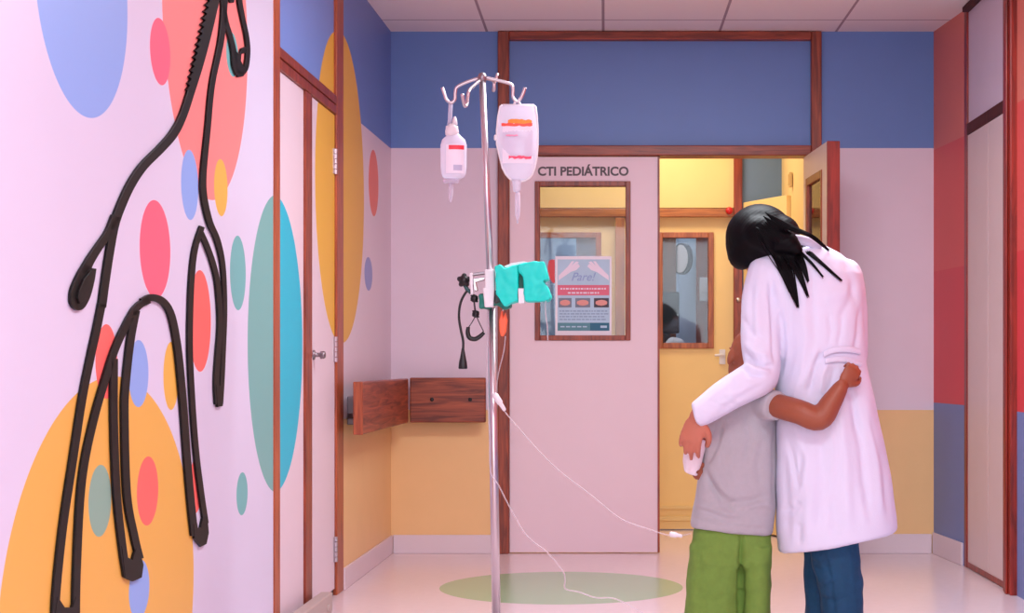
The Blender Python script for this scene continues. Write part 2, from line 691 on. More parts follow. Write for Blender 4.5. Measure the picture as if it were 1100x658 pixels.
# closed leaf  (px 548..708)
bm = bmesh.new()
slab_hole(bm, -.512, .282, .006, 2.128, -.365, .125, 1.155, 1.985, YB, YB + .04)
d1 = structure(obj('door_1', bm, LEAF), 'closed pinkish door leaf lettered CTI PEDIATRICO with a poster in its window')
window_frame(d1, -.377, .137, 1.143, 1.997, .027, YB - .012, YB + .05)
bm = bmesh.new()
box(bm, .282, .293, YB - .004, YB + .044, .006, 2.128)
obj('edge_strip', bm, WOOD, d1)
cu = bpy.data.curves.new('lettering', 'FONT')
cu.body = 'CTI PEDI\u00c1TRICO'
cu.size = .07
cu.extrude = .0012
cu.offset = .0022
to = bpy.data.objects.new('t', cu)
COL.objects.link(to)
dg = bpy.context.evaluated_depsgraph_get(); dg.update()
tm = bpy.data.meshes.new_from_object(to.evaluated_get(dg))
bpy.data.objects.remove(to)
xs = [v.co.x for v in tm.vertices]
ys = sorted(v.co.y for v in tm.vertices)
capb = min(ys)
# cap height measured on the plain letters
capt = max(v.co.y for v in tm.vertices if v.co.x < min(xs) + (max(xs) - min(xs)) * .18)
sx = .487 / (max(xs) - min(xs)); sy = .05 / (capt - capb)
mx0 = min(xs)
tm.transform(Matrix(((sx, 0, 0, -.361 - mx0 * sx), (0, 0, 1, 0), (0, sy, 0, 2.026 - capb * sy), (0, 0, 0, 1))))
tm.transform(Matrix.Translation((0, YB - .0013, 0)))
link('lettering', tm, mat('dark grey lettering', (92, 78, 84), .5), d1)

# open leaf, hinged at the right post, swung past ninety degrees towards the viewer
hx, hy = 1.062, YB - .035
fx, fy = 1.101, 8.285
ddir = (V(fx, fy, 0) - V(hx, hy, 0)); WLEN = ddir.length; ddir.normalize()
dn = V(-ddir.y, ddir.x, 0)
if dn.x < 0:
    dn = -dn      # thickness goes right, away from the opening


def dbox(bm, a0, a1, t0, t1, z0, z1):
    o_ = V(hx, hy, 0)
    pts = []
    for z in (z0, z1):
        for a, t in ((a0, t0), (a0, t1), (a1, t1), (a1, t0)):
            pts.append(o_ + ddir * a + dn * t + V(0, 0, z))
    return hexa(bm, pts)


bm = bmesh.new()
T = .055
wz0, wz1, wa0, wa1 = 1.155, 1.985, .09, WLEN - .16
dbox(bm, 0, wa0, 0, T, .006, 2.12); dbox(bm, wa1, WLEN - .012, 0, T, .006, 2.12)
dbox(bm, wa0, wa1, 0, T, .006, wz0); dbox(bm, wa0, wa1, 0, T, wz1, 2.12)
d2 = structure(obj('door_2', bm, LEAF_LIT), 'cream door leaf standing open beside the right wall')
bm = bmesh.new()
dbox(bm, WLEN - .012, WLEN, -.003, T + .006, .006, 2.12)
obj('edge_strip', bm, WOODR, d2, bevel=.002)
bm = bmesh.new()
t_ = .028
for z0, z1, a0, a1 in ((wz0 - .012, wz1 + .012, wa0 - .012, wa0 + t_), (wz0 - .012, wz1 + .012, wa1 - t_, wa1 + .012),
                       (wz0 - .012, wz0 + t_, wa0 + t_, wa1 - t_), (wz1 - t_, wz1 + .012, wa0 + t_, wa1 - t_)):
    dbox(bm, a0, a1, -.004, T + .004, z0, z1)
wf2 = obj('window_frame', bm, WOOD, d2, bevel=.003)
bm = bmesh.new()
dbox(bm, wa0, wa1, .010, .015, wz0, wz1)
obj('window_pane', bm, GLASS, wf2)

# ---- left door (two leaves and blue panel above)
bm = bmesh.new(); lbox(bm, Y_J0, Y_J1, 0, H - .002, -.09, .004)
structure(obj('trim_5', bm, WOODL, bevel=.004), 'orange brown post where the mural wall ends')
bm = bmesh.new(); lbox(bm, Y_K0, Y_K1, 0, H - .002, -.09, .005)
structure(obj('trim_6', bm, WOODL, bevel=.004), 'orange brown hinge post of the left door')
bm = bmesh.new(); lbox(bm, Y_J1, Y_K0, 2.118, 2.155, -.09, .004); lbox(bm, Y_J1, Y_K0, 2.155, 2.163, -.09, -.004); lbox(bm, Y_J1, Y_K0, 2.163, 2.2, -.09, .004)
structure(obj('trim_7', bm, WOOD, bevel=.003), 'brown wooden bar above the left door leaves')
bm = bmesh.new(); lbox(bm, Y_J1, Y_K0, 2.2, H - .002, -.05, -.01)
structure(obj('trim_8', bm, PANELBLUE), 'blue panel with a yellow disc above the left door')
bm = bmesh.new(); lbox(bm, Y_J1, Y_M0, .008, 2.116, -.05, -.008)
d3 = structure(obj('door_3', bm, LEAFA), 'narrow white leaf with half a cyan disc')
bm = bmesh.new(); lbox(bm, Y_M0, Y_M1, .008, 2.116, -.05, .002)
obj('edge_strip', bm, WOOD, d3, bevel=.003)
bm = bmesh.new(); lbox(bm, Y_M1 + .002, Y_K0 - .004, .03, 2.114, -.05, -.006)
d4 = structure(obj('door_4', bm, LEAFB), 'narrow white leaf with half a yellow disc, handle and hinges')
bm = bmesh.new(); lbox(bm, Y_M1 + .002, Y_K0 - .004, .0, .026, -.06, -.012)
obj('gap_shade_strip', bm, BLACK, d4)  # dark strip standing in for the shade in the gap under the leaf
bm = bmesh.new()
hz = CAMZ + (PY - 381) / F * 6.95
lathe(bm, LW(ly(338), hz, -.006), LN, [(0, .02), (.006, .02), (.008, .009), (.03, .009), (.034, .014), (.044, .016), (.05, .012), (.052, .004)], 16)
obj('handle', bm, STEELD, d4, smooth=True)
bm = bmesh.new()
lathe(bm, LW(ly(346), hz, -.006), LN, [(0, .016), (.006, .016), (.01, .012), (.014, .004)], 16)
obj('lock', bm, STEELD, d4, smooth=True)
for py in (173, 375, 590):
    zc = CAMZ + (PY - py) / F * 7.36
    bm = bmesh.new()
    for k in range(5):
        z0 = zc - .055 + k * .0225
        tube(bm, [LW(Y_K0 - .012, z0, .0), LW(Y_K0 - .012, z0 + .02, .0)], .010, 10)
    lbox(bm, Y_K0 - .04, Y_K0 - .012, zc - .055, zc + .055, -.006, -.003)
    obj('hinge', bm, STEEL, d4)

bm = bmesh.new()
lbox(bm, Y_J1 + .0, Y_M1 + .06, 0, .082, .024, .075)
lbox(bm, Y_M1 - .07, Y_M1 - .02, .02, .045, .07, .083)
pl = obj('door_plinth', bm, mat('beige grey vinyl', (186, 166, 160), .45), loc=LW(6.6, 0, .05), bevel=.012, seg=3)
tag(pl, 'low beige grey plinth on the floor along the foot of the cyan disc leaf', 'plinth')

# ---- right door (X = 1.812, Y 7.43..8.43)
bm = bmesh.new(); rbox(bm, 8.37, 8.43, 0, H - .002, -.07, .006)
structure(obj('trim_9', bm, WOODR, bevel=.004), 'thin dark red door post beside the red wall')
bm = bmesh.new(); rbox(bm, 7.37, 7.51, 0, H - .002, -.07, .03)
rbox(bm, 7.41, 7.45, 0, H - .002, .03, .04)
structure(obj('trim_10', bm, WOODR, bevel=.006), 'wide glossy red brown door post at the right edge')
bm = bmesh.new(); rbox(bm, 7.51, 8.37, 2.16, 2.217, -.07, .005)
structure(obj('trim_11', bm, wood('very dark red wood', (62, 16, 14), (88, 26, 20), rough=.75), bevel=.003), 'dark bar between right door and its upper panel')
bm = bmesh.new(); rbox(bm, 7.51, 8.37, 2.772, H - .002, -.07, .028)
structure(obj('trim_12', bm, wood('very dark red wood two', (56, 14, 14), (80, 24, 20), rough=.75), bevel=.003), 'dark bar at the ceiling over the right door')
bm = bmesh.new(); rbox(bm, 7.51, 8.37, 2.217, 2.772, -.04, -.004)
structure(obj('trim_13', bm, mat('pale lilac panel paint', (214, 196, 212), .45, var=.03)), 'pale panel above the right door')
bm = bmesh.new()
ygr = 1.812 * 1800 / (1061.5 - 650)
rbox(bm, 7.51, ygr - .003, .03, 2.158, -.04, .0)
rbox(bm, ygr + .003, 8.37, .03, 2.158, -.04, .0)
rbox(bm, ygr - .003, ygr + .003, .03, 2.158, -.04, -.006)
d5 = structure(obj('door_5', bm, mat('pinkish beige door paint', (222, 198, 196), .42, var=.03)), 'pinkish beige door with one upright groove on the right wall')
bm = bmesh.new(); rbox(bm, 7.51, 8.37, .004, .03, -.04, .004)
obj('bottom_strip', bm, WOODR, d5)

# ------------------------------------------------------------------ anteroom and the rooms behind
YI = 10.2
SI = F / YI


def ix(px):
    return (px - PX) / SI


def iz(py):
    return CAMZ + (PY - py) / SI


WALLIN = YELLOWIN
bm = bmesh.new()
# back wall of the anteroom: solid around two door openings
box(bm, -1.6, ix(562), YI, YI + .1, 0, H)
box(bm, ix(562), ix(788), YI, YI + .1, iz(223), H)
box(bm, ix(660), ix(672), YI, YI + .1, 0, iz(234))
structure(obj('wall_anteroom', bm, WALLIN))
bm = bmesh.new()
box(bm, ix(560), ix(788), YI - .02, YI + .1, iz(233), iz(224))
structure(obj('trim_14', bm, wood('honey brown wood', (150, 84, 40), (196, 122, 62), stretch=(1.2, 14, 14)), bevel=.003), 'brown bar above the inner yellow doors')
bm = bmesh.new(); box(bm, ix(788), ix(797), YI - .03, YI + .1, 0, H)
t15 = structure(obj('trim_15', bm, WOOD, bevel=.003), 'brown post inside the anteroom right of the yellow doors')
bm = bmesh.new(); box(bm, ix(661), ix(671), YI - .03, YI - .001, 0, iz(234))
structure(obj('trim_16', bm, wood('honey brown post', (150, 84, 40), (196, 122, 62)), bevel=.003), 'brown post between the two inner yellow doors')


HONEY = wood('mid brown wood', (140, 70, 36), (184, 104, 58))


def inner_door(name, x0, x1, wx0, wx1, wy0, wy1, label):
    bm = bmesh.new()
    slab_hole(bm, ix(x0), ix(x1), .008, iz(232.8), ix(wx0) + .02, ix(wx1) - .02, iz(wy1) + .02, iz(wy0) - .02, YI + .03, YI + .07)
    d = structure(obj(name, bm, YELLOWIN), label)
    window_frame(d, ix(wx0), ix(wx1), iz(wy1), iz(wy0), .034, YI + .015, YI + .08, HONEY)
    return d


d6 = inner_door('door_6', 562, 660, 568, 646, 249, 372, 'inner yellow door seen through the window of the lettered door')
d7 = inner_door('door_7', 672, 788, 706, 767, 249, 374, 'inner yellow door with a window seen through the open doorway')
bm = bmesh.new()
box(bm, ix(773), ix(779.5), YI + .022, YI + .03, iz(391), iz(375))
tube(bm, [V(ix(777), YI + .03, iz(381)), V(ix(777), YI - .02, iz(381)), V(ix(774), YI - .026, iz(381)), V(ix(767.5), YI - .026, iz(381.5))], .008, 8)
obj('handle', bm, mat('pale metal handle', (226, 222, 226), .3), d7, bevel=.002)
bm = bmesh.new()
lathe(bm, V(ix(792.5), YI - .03, iz(322)), V(0, -1, 0), [(0, .014), (.006, .014), (.012, .009), (.014, .004)], 14)
obj('latch', bm, STEEL, t15, smooth=True)
bm = bmesh.new()
box(bm, ix(676), ix(784), YI + .018, YI + .03, .06, .085); box(bm, ix(676), ix(784), YI + .018, YI + .03, .13, .15)
obj('kick_plate', bm, mat('pale kick plate', (236, 205, 140), .35), d7)
# wall right of the post: blue above, ajar yellow leaf below
bm = bmesh.new()
box(bm, ix(797), ix(900), YI, YI + .1, 0, H)
structure(obj('wall_anteroom_back', bm, mat('steel blue paint', (104, 128, 158), .5)))
bm = bmesh.new()
a = V(ix(798), YI - .015, 0); e = V(1.052, 9.72, 0)
dd = (e - a).normalized(); nn = V(-dd.y, dd.x, 0) * .035
pts = []
for z in (.01, 1.995):
    pts += [a + V(0, 0, z), a + nn + V(0, 0, z), e + nn + V(0, 0, z), e + V(0, 0, z)]
hexa(bm, pts)
structure(obj('door_8', bm, YELLOWIN, bevel=.003), 'yellow leaf ajar under the blue wall in the anteroom')
bm = bmesh.new()
hexa(bm, [V(1.075, 10.2, 0), V(1.25, 10.2, 0), V(1.25, 9.12, 0), V(1.085, 9.12, 0),
          V(1.075, 10.2, H), V(1.25, 10.2, H), V(1.25, 9.12, H), V(1.085, 9.12, H)])
structure(obj('wall_anteroom_right', bm, YELLOWIN))
bm = bmesh.new(); box(bm, -1.7, -1.6, 9.1, 10.4, 0, H)
structure(obj('wall_anteroom_left', bm, YELLOWIN))
bm = bmesh.new()
box(bm, 1.058, 1.076, 9.62, 9.66, CAMZ + (PY - 201) / F * 9.64, CAMZ + (PY - 185) / F * 9.64)
box(bm, 1.052, 1.06, 9.63, 9.65, CAMZ + (PY - 199) / F * 9.64, CAMZ + (PY - 187) / F * 9.64)
tag(obj('wall_plate', bm, mat('yellowed plastic', (226, 190, 120), .4), loc=(1.07, 9.64, 1.9), bevel=.003), 'small yellowed plate on the yellow side wall above the open leaf', 'wall plate')
bm = bmesh.new()
lathe(bm, V(ix(783), YI - .02, iz(226.5)), V(0, -1, 0), [(0, .022), (.012, .022), (.016, .018), (.022, .012), (.024, .005)], 20)
tag(obj('alarm_bell', bm, mat('red plastic', (205, 30, 40), .35), loc=(ix(783), YI - .02, iz(226)), smooth=True), 'small round red alarm on the brown bar above the inner doors', 'alarm')

# room behind the inner doors
bm = bmesh.new()
box(bm, -2.0, 2.2, 12.9, 13.0, 0, H)
box(bm, -2.0, -1.9, 10.3, 12.9, 0, H); box(bm, 1.9, 2.0, 10.3, 12.9, 0, H)
structure(obj('wall_ward', bm, mat('pale grey blue paint', (176, 192, 214), .5)))
YW = 11.6
SW = F / YW


def wx(px): return (px - PX) / SW
def wz(py): return CAMZ + (PY - py) / SW


bm = bmesh.new(); box(bm, wx(748), wx(790), YW, YW + .06, 0, 2.3)
structure(obj('trim_17', bm, WOOD, bevel=.003), 'wide brown wooden panel behind the inner door window')
bm = bmesh.new(); box(bm, wx(690), wx(727), YW + .1, YW + .16, 0, 2.3)
structure(obj('trim_18', bm, wood('grey brown wood', (112, 70, 54), (142, 94, 72)), bevel=.003), 'brown wooden panel left of the clock')
bm = bmesh.new(); box(bm, wx(619), wx(650), YW, YW + .06, 0, 2.3)
structure(obj('trim_19', bm, WOOD, bevel=.003), 'brown wooden panel behind the poster window')
# pier carrying the clock (its face looks left)
bm = bmesh.new(); hexa(bm, [V(wx(734), 12.3, 0), V(wx(748), YW + .06, 0), V(wx(752), YW + .1, 0), V(wx(745), 12.3, 0),
                            V(wx(734), 12.3, H), V(wx(748), YW + .06, H), V(wx(752), YW + .1, H), V(wx(745), 12.3, H)])
structure(obj('wall_pier', bm, mat('pale grey blue pier paint', (186, 200, 218), .5)))
ck = empty('wall_clock', (wx(736), YW + .1, wz(277)), 'round wall clock seen edge on through the inner door window', 'clock')
cax = V(-.86, -.5, 0).normalized()
bm = bmesh.new(); lathe(bm, Vector(ck.location), cax, [(0, .11), (.03, .11), (.034, .1)], 28)
obj('clock_case', bm, mat('dark clock case', (50, 56, 72), .4), ck)
bm = bmesh.new(); lathe(bm, Vector(ck.location) + cax * .034, cax, [(0, .097), (.003, .097)], 28)
obj('clock_face', bm, WHITEP, ck)
bm = bmesh.new()
box(bm, wx(751.5), wx(761.5), YW - .012, YW, wz(323), wz(298))
box(bm, wx(754), wx(759), YW - .02, YW - .012, wz(314), wz(306))
tag(obj('switch_plate', bm, WHITEP, loc=(wx(756), YW, wz(310)), bevel=.003), 'white switch plate on the brown wooden panel behind the inner door', 'switch')
# trolley with a monitor and a white bundle, seen dimly
tr = empty('trolley', (wx(716), YW - .25, 0), 'dark trolley standing behind the inner door window', 'trolley')
tx = wx(714)
LAMI = mat('dark grey laminate', (70, 66, 74), .5)
for z_ in (1.02, .35):
    bm = bmesh.new()
    box(bm, tx - .2, tx + .12, YW - .45, YW - .05, z_, z_ + .03)
    obj('shelf', bm, LAMI, tr, bevel=.004)
for sx_ in (-.18, .1):
    for sy_ in (-.43, -.07):
        bm = bmesh.new(); tube(bm, [V(tx + sx_, YW + sy_, 0), V(tx + sx_, YW + sy_, 1.02)], .014, 8)
        obj('leg', bm, STEELD, tr)
mo = empty('monitor', (wx(716), YW - .2, 1.05), 'dark monitor on the trolley behind the inner door', 'monitor')
bm = bmesh.new(); box(bm, tx - .06, tx + .09, YW - .26, YW - .2, 1.22, 1.5)
obj('screen', bm, BLACK, mo, bevel=.008)
bm = bmesh.new(); box(bm, tx - .01, tx + .03, YW - .24, YW - .2, 1.06, 1.22); box(bm, tx - .06, tx + .08, YW - .3, YW - .16, 1.05, 1.06)
obj('stand', bm, BLACK, mo, bevel=.004)
bm = bmesh.new(); ball(bm, V(tx + .05, YW - .36, 1.12), (.075, .06, .07)); ball(bm, V(tx + .0, YW - .36, 1.09), (.06, .05, .04))
me = fuse(bm, .008, 4)
jitter(me, .012, 22)
tag(link('folded_linen', me, mat('white linen', (226, 222, 228), .8), loc=(tx + .03, YW - .36, 1.05), smooth=True), 'white bundle of linen on the trolley before the monitor', 'linen')

# ------------------------------------------------------------------ bumper boards
BOARD = wood('stained pine board', (100, 36, 22), (178, 86, 52), stretch=(1.0, 2.0, 16), rough=.4, scale=2.4)
BOARDL = wood('stained pine board along the side wall', (100, 36, 22), (178, 86, 52), stretch=(2, 1.0, 16), rough=.4, scale=2.4)
bo = empty('bumper_board', LW(8.1, .7, .09), 'wooden bumper board on the left wall beside the hinge post', 'bumper board')
bm = bmesh.new(); lbox(bm, 7.41, 8.86, .706, .94, .076, .114)
obj('board', bm, BOARDL, bo, bevel=.006)
bm = bmesh.new(); lbox(bm, 7.395, 7.41, .706, .94, .074, .116)
obj('lit_end_face', bm, WOODL, bo, bevel=.003)  # the board's own end face, its light put into a paler wood
for Yk in (7.72, 8.6):
    bm = bmesh.new(); lbox(bm, Yk - .06, Yk + .06, .79, .87, 0, .076); lbox(bm, Yk - .06, Yk + .06, .74, .77, 0, .076)
    obj('bracket', bm, mat('grey metal bracket', (128, 116, 122), .4, metal=.6), bo, bevel=.004)
bo = empty('bumper_board', (-.83, 8.9, .7), 'wooden bumper board on the back wall left of the IV pole', 'bumper board')
bm = bmesh.new(); box(bm, -1.036, -.634, 8.886, 8.924, .706, .944)
obj('board', bm, BOARD, bo, bevel=.006)
for px in (464, 505):
    bm = bmesh.new()
    lathe(bm, V((px - 650) / 1800 * 8.886, 8.888, .828), V(0, -1, 0), [(0, .011), (.004, .010), (.006, .004)], 14)
    obj('bolt', bm, BLACK, bo, smooth=True)
for X in (-.95, -.70):
    bm = bmesh.new(); box(bm, X - .04, X + .04, 8.924, 9.0, .79, .87)
    obj('bracket', bm, STEELD, bo, bevel=.004)

# ------------------------------------------------------------------ horse outline on the mural wall
HM = mat('blackened wood', (15, 11, 11), .5, var=.3, scale=30, spec=.25)
horse = empty('horse_figure', LP(150, 700), 'large black outline of a horse fixed to the mural wall', 'wall figure')


def stroke(bm, pts, w, depth=.008, n=6, teeth=False):
    """flat bar following pts (frame coords) laid on the left wall"""
    p3 = [Vector((p[0], p[1], (w[i] if isinstance(w, (list, tuple)) else w))) for i, p in enumerate(pts)]
    c = catmull(p3, n)
    L, R = [], []
    for i, p in enumerate(c):
        q0 = c[max(0, i - 1)]; q1 = c[min(len(c) - 1, i + 1)]
        d = Vector((q1.x - q0.x, q1.y - q0.y)); d.normalize()
        nx, ny = -d.y, d.x
        h = p.z / 2
        L.append((p.x + nx * h, p.y + ny * h)); R.append((p.x - nx * h, p.y - ny * h))
    va = [[bm.verts.new(LP(q[0], q[1], o)) for q in S] for S in (L, R) for o in (0.001, depth)]
    L0, L1, R0, R1 = va
    for i in range(len(c) - 1):
        bm.faces.new((L1[i], L1[i + 1], R1[i + 1], R1[i]))
        bm.faces.new((L0[i], L0[i + 1], L1[i + 1], L1[i]))
        bm.faces.new((R1[i], R1[i + 1], R0[i + 1], R0[i]))
        bm.faces.new((R0[i], R0[i + 1], L0[i + 1], L0[i]))
    bm.faces.new((L0[0], L1[0], R1[0], R0[0])); bm.faces.new((R0[-1], R1[-1], L1[-1], L0[-1]))


def plate(bm, pts, depth=.008):
    prism(bm, [LP(p[0], p[1], .001) for p in pts], LN * (depth - .001))


bm = bmesh.new()
stroke(bm, [(243, -60), (237, -28), (229, 0), (222, 32), (213, 66), (203, 98), (194, 125), (184, 144), (170, 160), (152, 178), (139, 197), (129, 218), (121, 240), (116, 268), (111, 300), (107, 330)], [9, 9, 9, 8, 8, 8, 8, 9, 9, 9, 9, 9, 9, 8, 8, 8])
stroke(bm, [(240, -10), (236, 40), (226, 90), (221, 140), (216.5, 186), (217, 211), (223, 238), (231.5, 258), (237.5, 286), (239.5, 331), (238, 377), (236.5, 410), (235, 434)], [6, 6, 5.5, 5.5, 6, 6.5, 6.5, 6, 5, 4.5, 4.5, 4.5, 4.5])
obj('body_outline', bm, HM, horse, bevel=.0015)
bm = bmesh.new()
pts = []
for k in range(15):
    t = k / 14
    bx_, by_ = 226 - 24 * t, -6 + 98 * t
    pts.append((bx_ - 1.0, by_)); pts.append((bx_ - 6.5 + 2 * t, by_ + 4.5))
edge = [(203, 98), (213, 66), (222, 32), (229, 0)]
plate(bm, pts + edge, .009)
obj('mane', bm, HM, horse)
bm = bmesh.new()
stroke(bm, [(122, 232), (114, 250), (103, 266), (94, 280), (87, 294)], [9, 8, 8, 9, 10])
stroke(bm, [(91, 284), (83, 297), (77, 312), (77, 325), (83, 329), (90, 319), (95, 302), (97, 288)], [8, 7, 7.5, 8, 8, 7, 6.5, 7])
plate(bm, [(79, 312), (84, 300), (92, 290), (95, 296), (91, 310), (86, 321), (80, 326), (78, 320)], .014)
obj('tail', bm, HM, horse, bevel=.0015)
bm = bmesh.new()
stroke(bm, [(236, -30), (237.5, 0), (240.5, 22), (245.5, 39), (249, 55), (250.5, 70), (253.5, 80)], [5, 5, 5, 5, 5.5, 6, 5])
stroke(bm, [(252, -35), (255.5, 0), (259.5, 22), (263, 38.5), (264.5, 55), (262.5, 72), (257.5, 80)], [5, 5, 4.5, 4.5, 4.5, 5, 5])
plate(bm, [(248, 52), (255, 58), (257, 52), (262, 50), (261.5, 57), (257, 58), (256.5, 65), (260, 72), (262, 66), (263.5, 74), (259, 82), (253, 83), (250, 70)])
plate(bm, [(236, -30), (244, -60), (252, -34), (246, -24)])
plate(bm, [(243, -4), (250, -2), (249, 3), (245, 3)])
obj('head', bm, HM, horse, bevel=.002)
legs = [
    ([[(107, 326), (101, 356), (95, 383), (86, 428), (76, 493), (66, 559), (60, 612), (57, 650), (56, 690)]],
     [[(158, 322), (147, 328), (138, 340), (122, 373), (109, 413), (99, 448), (89, 493), (83.5, 538), (80, 609), (79, 650), (79, 690)]],
     [(54, 668), (58, 640), (66, 652), (74, 652), (78, 640), (84, 668), (84, 696), (54, 696)]),
    ([[(120, 385), (120, 453), (123, 529), (129, 585), (134, 619)]],
     [[(144, 333), (138, 365), (133, 410), (131.5, 443), (134, 529), (142, 575), (148, 600)]],
     [(127, 585), (132, 597), (139, 601), (143, 588), (147, 592), (151, 606), (149, 620), (140, 624), (131, 620)]),
    ([[(150, 324), (160, 319.5), (172, 323), (181, 336), (187, 362), (191, 393), (195, 438), (199, 493), (203.5, 544), (207, 575)]],
     [[(215, 243), (208, 265), (204.5, 290), (202.5, 328), (202, 378), (205, 438), (209, 488), (214, 528), (219, 562)]],
     [(205, 562), (209, 568), (213, 566), (215, 556), (220, 554), (221.5, 572), (219, 584), (213, 587), (206, 578)]),
    ([[(214, 250), (221, 266), (227.5, 285), (232, 307), (234.5, 346), (232, 383), (230.5, 410), (231.5, 434)]],
     [], [(229, 412), (232.5, 416), (236, 411), (238, 414), (236.5, 436), (231, 437)]),
]
for A, B, hoof in legs:
    bm = bmesh.new()
    for s in A: stroke(bm, s, 7.5 if s[0][0] < 180 and s[0][0] != 214 else 5.5)
    for s in B: stroke(bm, s, 7.5 if s[0][0] < 200 else 5.5)
    plate(bm, hoof, .009)
    obj('leg', bm, HM, horse, bevel=.0015)

# ------------------------------------------------------------------ poster on the closed door's window
YPST = YB + .0158
SP = F / YPST


def qx(px): return (px - PX) / SP
def qz(py): return CAMZ + (PY - py) / SP


po = empty('poster', (qx(627), YPST, qz(360)), 'pale blue hand washing poster taped on the window of the lettered door', 'poster')


def card(name, x0, x1, y0, y1, lift, m_, parent=None):
    bm = bmesh.new()
    box(bm, qx(x0), qx(x1), YPST - lift - .0008, YPST - lift, qz(y1), qz(y0))
    return obj(name, bm, m_, parent or po)


PB = mat('poster pale blue', (178, 204, 226), .4, var=.12, scale=12)
card('sheet', 596.5, 657, 275, 360, 0, mat('white paper', (240, 232, 242), .5))
card('picture_panel', 599, 655, 278.5, 355, .001, PB)
card('headline_band', 599, 654.5, 306, 317, .002, mat('poster red', (224, 104, 130), .5))
card('footer_band', 599, 654.5, 346.5, 355, .002, mat('poster teal', (84, 138, 150), .5))
card('footer_badge', 634, 654.5, 346.5, 355, .003, mat('poster deep teal', (20, 98, 128), .5))
for x0, x1, c in ((600, 614, (196, 140, 140)), (618, 634, (236, 140, 136)), (638, 654, (60, 40, 52))):
    cd = card('photo', x0, x1, 320, 330, .002, mat('poster photo ground %d' % x0, (116, 122, 140) if x0 < 630 else (52, 44, 60), .5))
    bm = bmesh.new()
    ball(bm, V(qx((x0 + x1) / 2), YPST - .003, qz(325)), ((x1 - x0) / SP * .42, .001, 3.2 / SP), sub=2)
    obj('pictured_hand', bm, mat('poster hand tone %d' % x0, (226, 150, 140), .5), cd)
PINKP = mat('poster pale pink hands', (240, 224, 240), .5)


def flat_hand(sgn):
    bm = bmesh.new()
    cx = 627
    def q(dx, py): return V(qx(cx + sgn * dx), YPST - .0022, qz(py))
    prism(bm, [q(27, 296), (q(27, 301)), q(14, 292), q(8, 290), q(4, 286), q(6, 283), q(10, 286), q(5, 281.5), q(8, 280.5), q(13, 285), q(10, 280.5), q(13, 280.5), q(17, 286)], V(0, -.0006, 0))
    obj('drawn_hand', bm, PINKP, po)


flat_hand(-1); flat_hand(1)
# illegible writing: short dashes standing in rows
bm = bmesh.new()
for row, y in enumerate((309.2, 313.6)):
    x = 602 if row == 0 else 610
    while x < (651 if row == 0 else 644):
        w = random.uniform(1.2, 4.2)
        box(bm, qx(x), qx(x + w), YPST - .0038, YPST - .003, qz(y + 1.6), qz(y))
        x += w + 1.0
obj('headline_writing', bm, PINKP, po)
bm = bmesh.new()
for y in (333.5, 336.5, 339.5, 342.5):
    x = 601
    while x < 650:
        w = random.uniform(1.5, 5)
        box(bm, qx(x), qx(x + w), YPST - .003, YPST - .002, qz(y + .9), qz(y))
        x += w + .9
obj('small_writing', bm, mat('poster grey print', (120, 140, 176), .5), po)
cu = bpy.data.curves.new('script', 'FONT')
cu.body = 'Pare!'
cu.size = .05
cu.shear = .35
cu.extrude = .0003
cu.offset = .0004
to = bpy.data.objects.new('t', cu)
COL.objects.link(to)
dg = bpy.context.evaluated_depsgraph_get(); dg.update()
tm = bpy.data.meshes.new_from_object(to.evaluated_get(dg))
bpy.data.objects.remove(to)
xs = [v.co.x for v in tm.vertices]; ys = [v.co.y for v in tm.vertices]
sx = (qx(640) - qx(614)) / (max(xs) - min(xs)); sy = (qz(292.5) - qz(301.5)) / (max(ys) - min(ys))
tm.transform(Matrix(((sx, 0, 0, qx(614) - min(xs) * sx), (0, 0, 1, YPST - .0033), (0, sy, 0, qz(301.5) - min(ys) * sy), (0, 0, 0, 1))))
link('script_word', tm, mat('poster violet ink', (146, 166, 210), .5), po)
bm = bmesh.new()
for x in (602, 608, 614, 620, 626):
    box(bm, qx(x), qx(x + 4.5), YPST - .0038, YPST - .003, qz(351.4), qz(350))
obj('footer_writing', bm, PB, po)
bm = bmesh.new()
box(bm, qx(645), qx(652), YPST - .0048, YPST - .004, qz(352), qz(349.5))
obj('badge_writing', bm, PB, po)
bm = bmesh.new()
prism(bm, [V(qx(x), YPST - .0, qz(y)) for x, y in ((588.5, 284), (590, 279.5), (593, 278.5), (596, 278.5), (596, 304), (593.5, 303.5), (590.5, 298), (588.5, 291))], V(0, -.001, 0))
tag(obj('warning_sticker', bm, mat('red sticker', (214, 44, 52), .4), loc=(qx(592), YPST, qz(300))), 'red sticker on the door window just left of the poster', 'sticker')

# ------------------------------------------------------------------ IV pole
YI0 = 5.62
iv = empty('iv_pole', (P(534, 0, YI0).x, YI0, 0), 'steel IV pole on castors standing left of the child', 'iv pole')


def I(px, py, dy=0.0):
    return P(px, py, YI0 + dy)


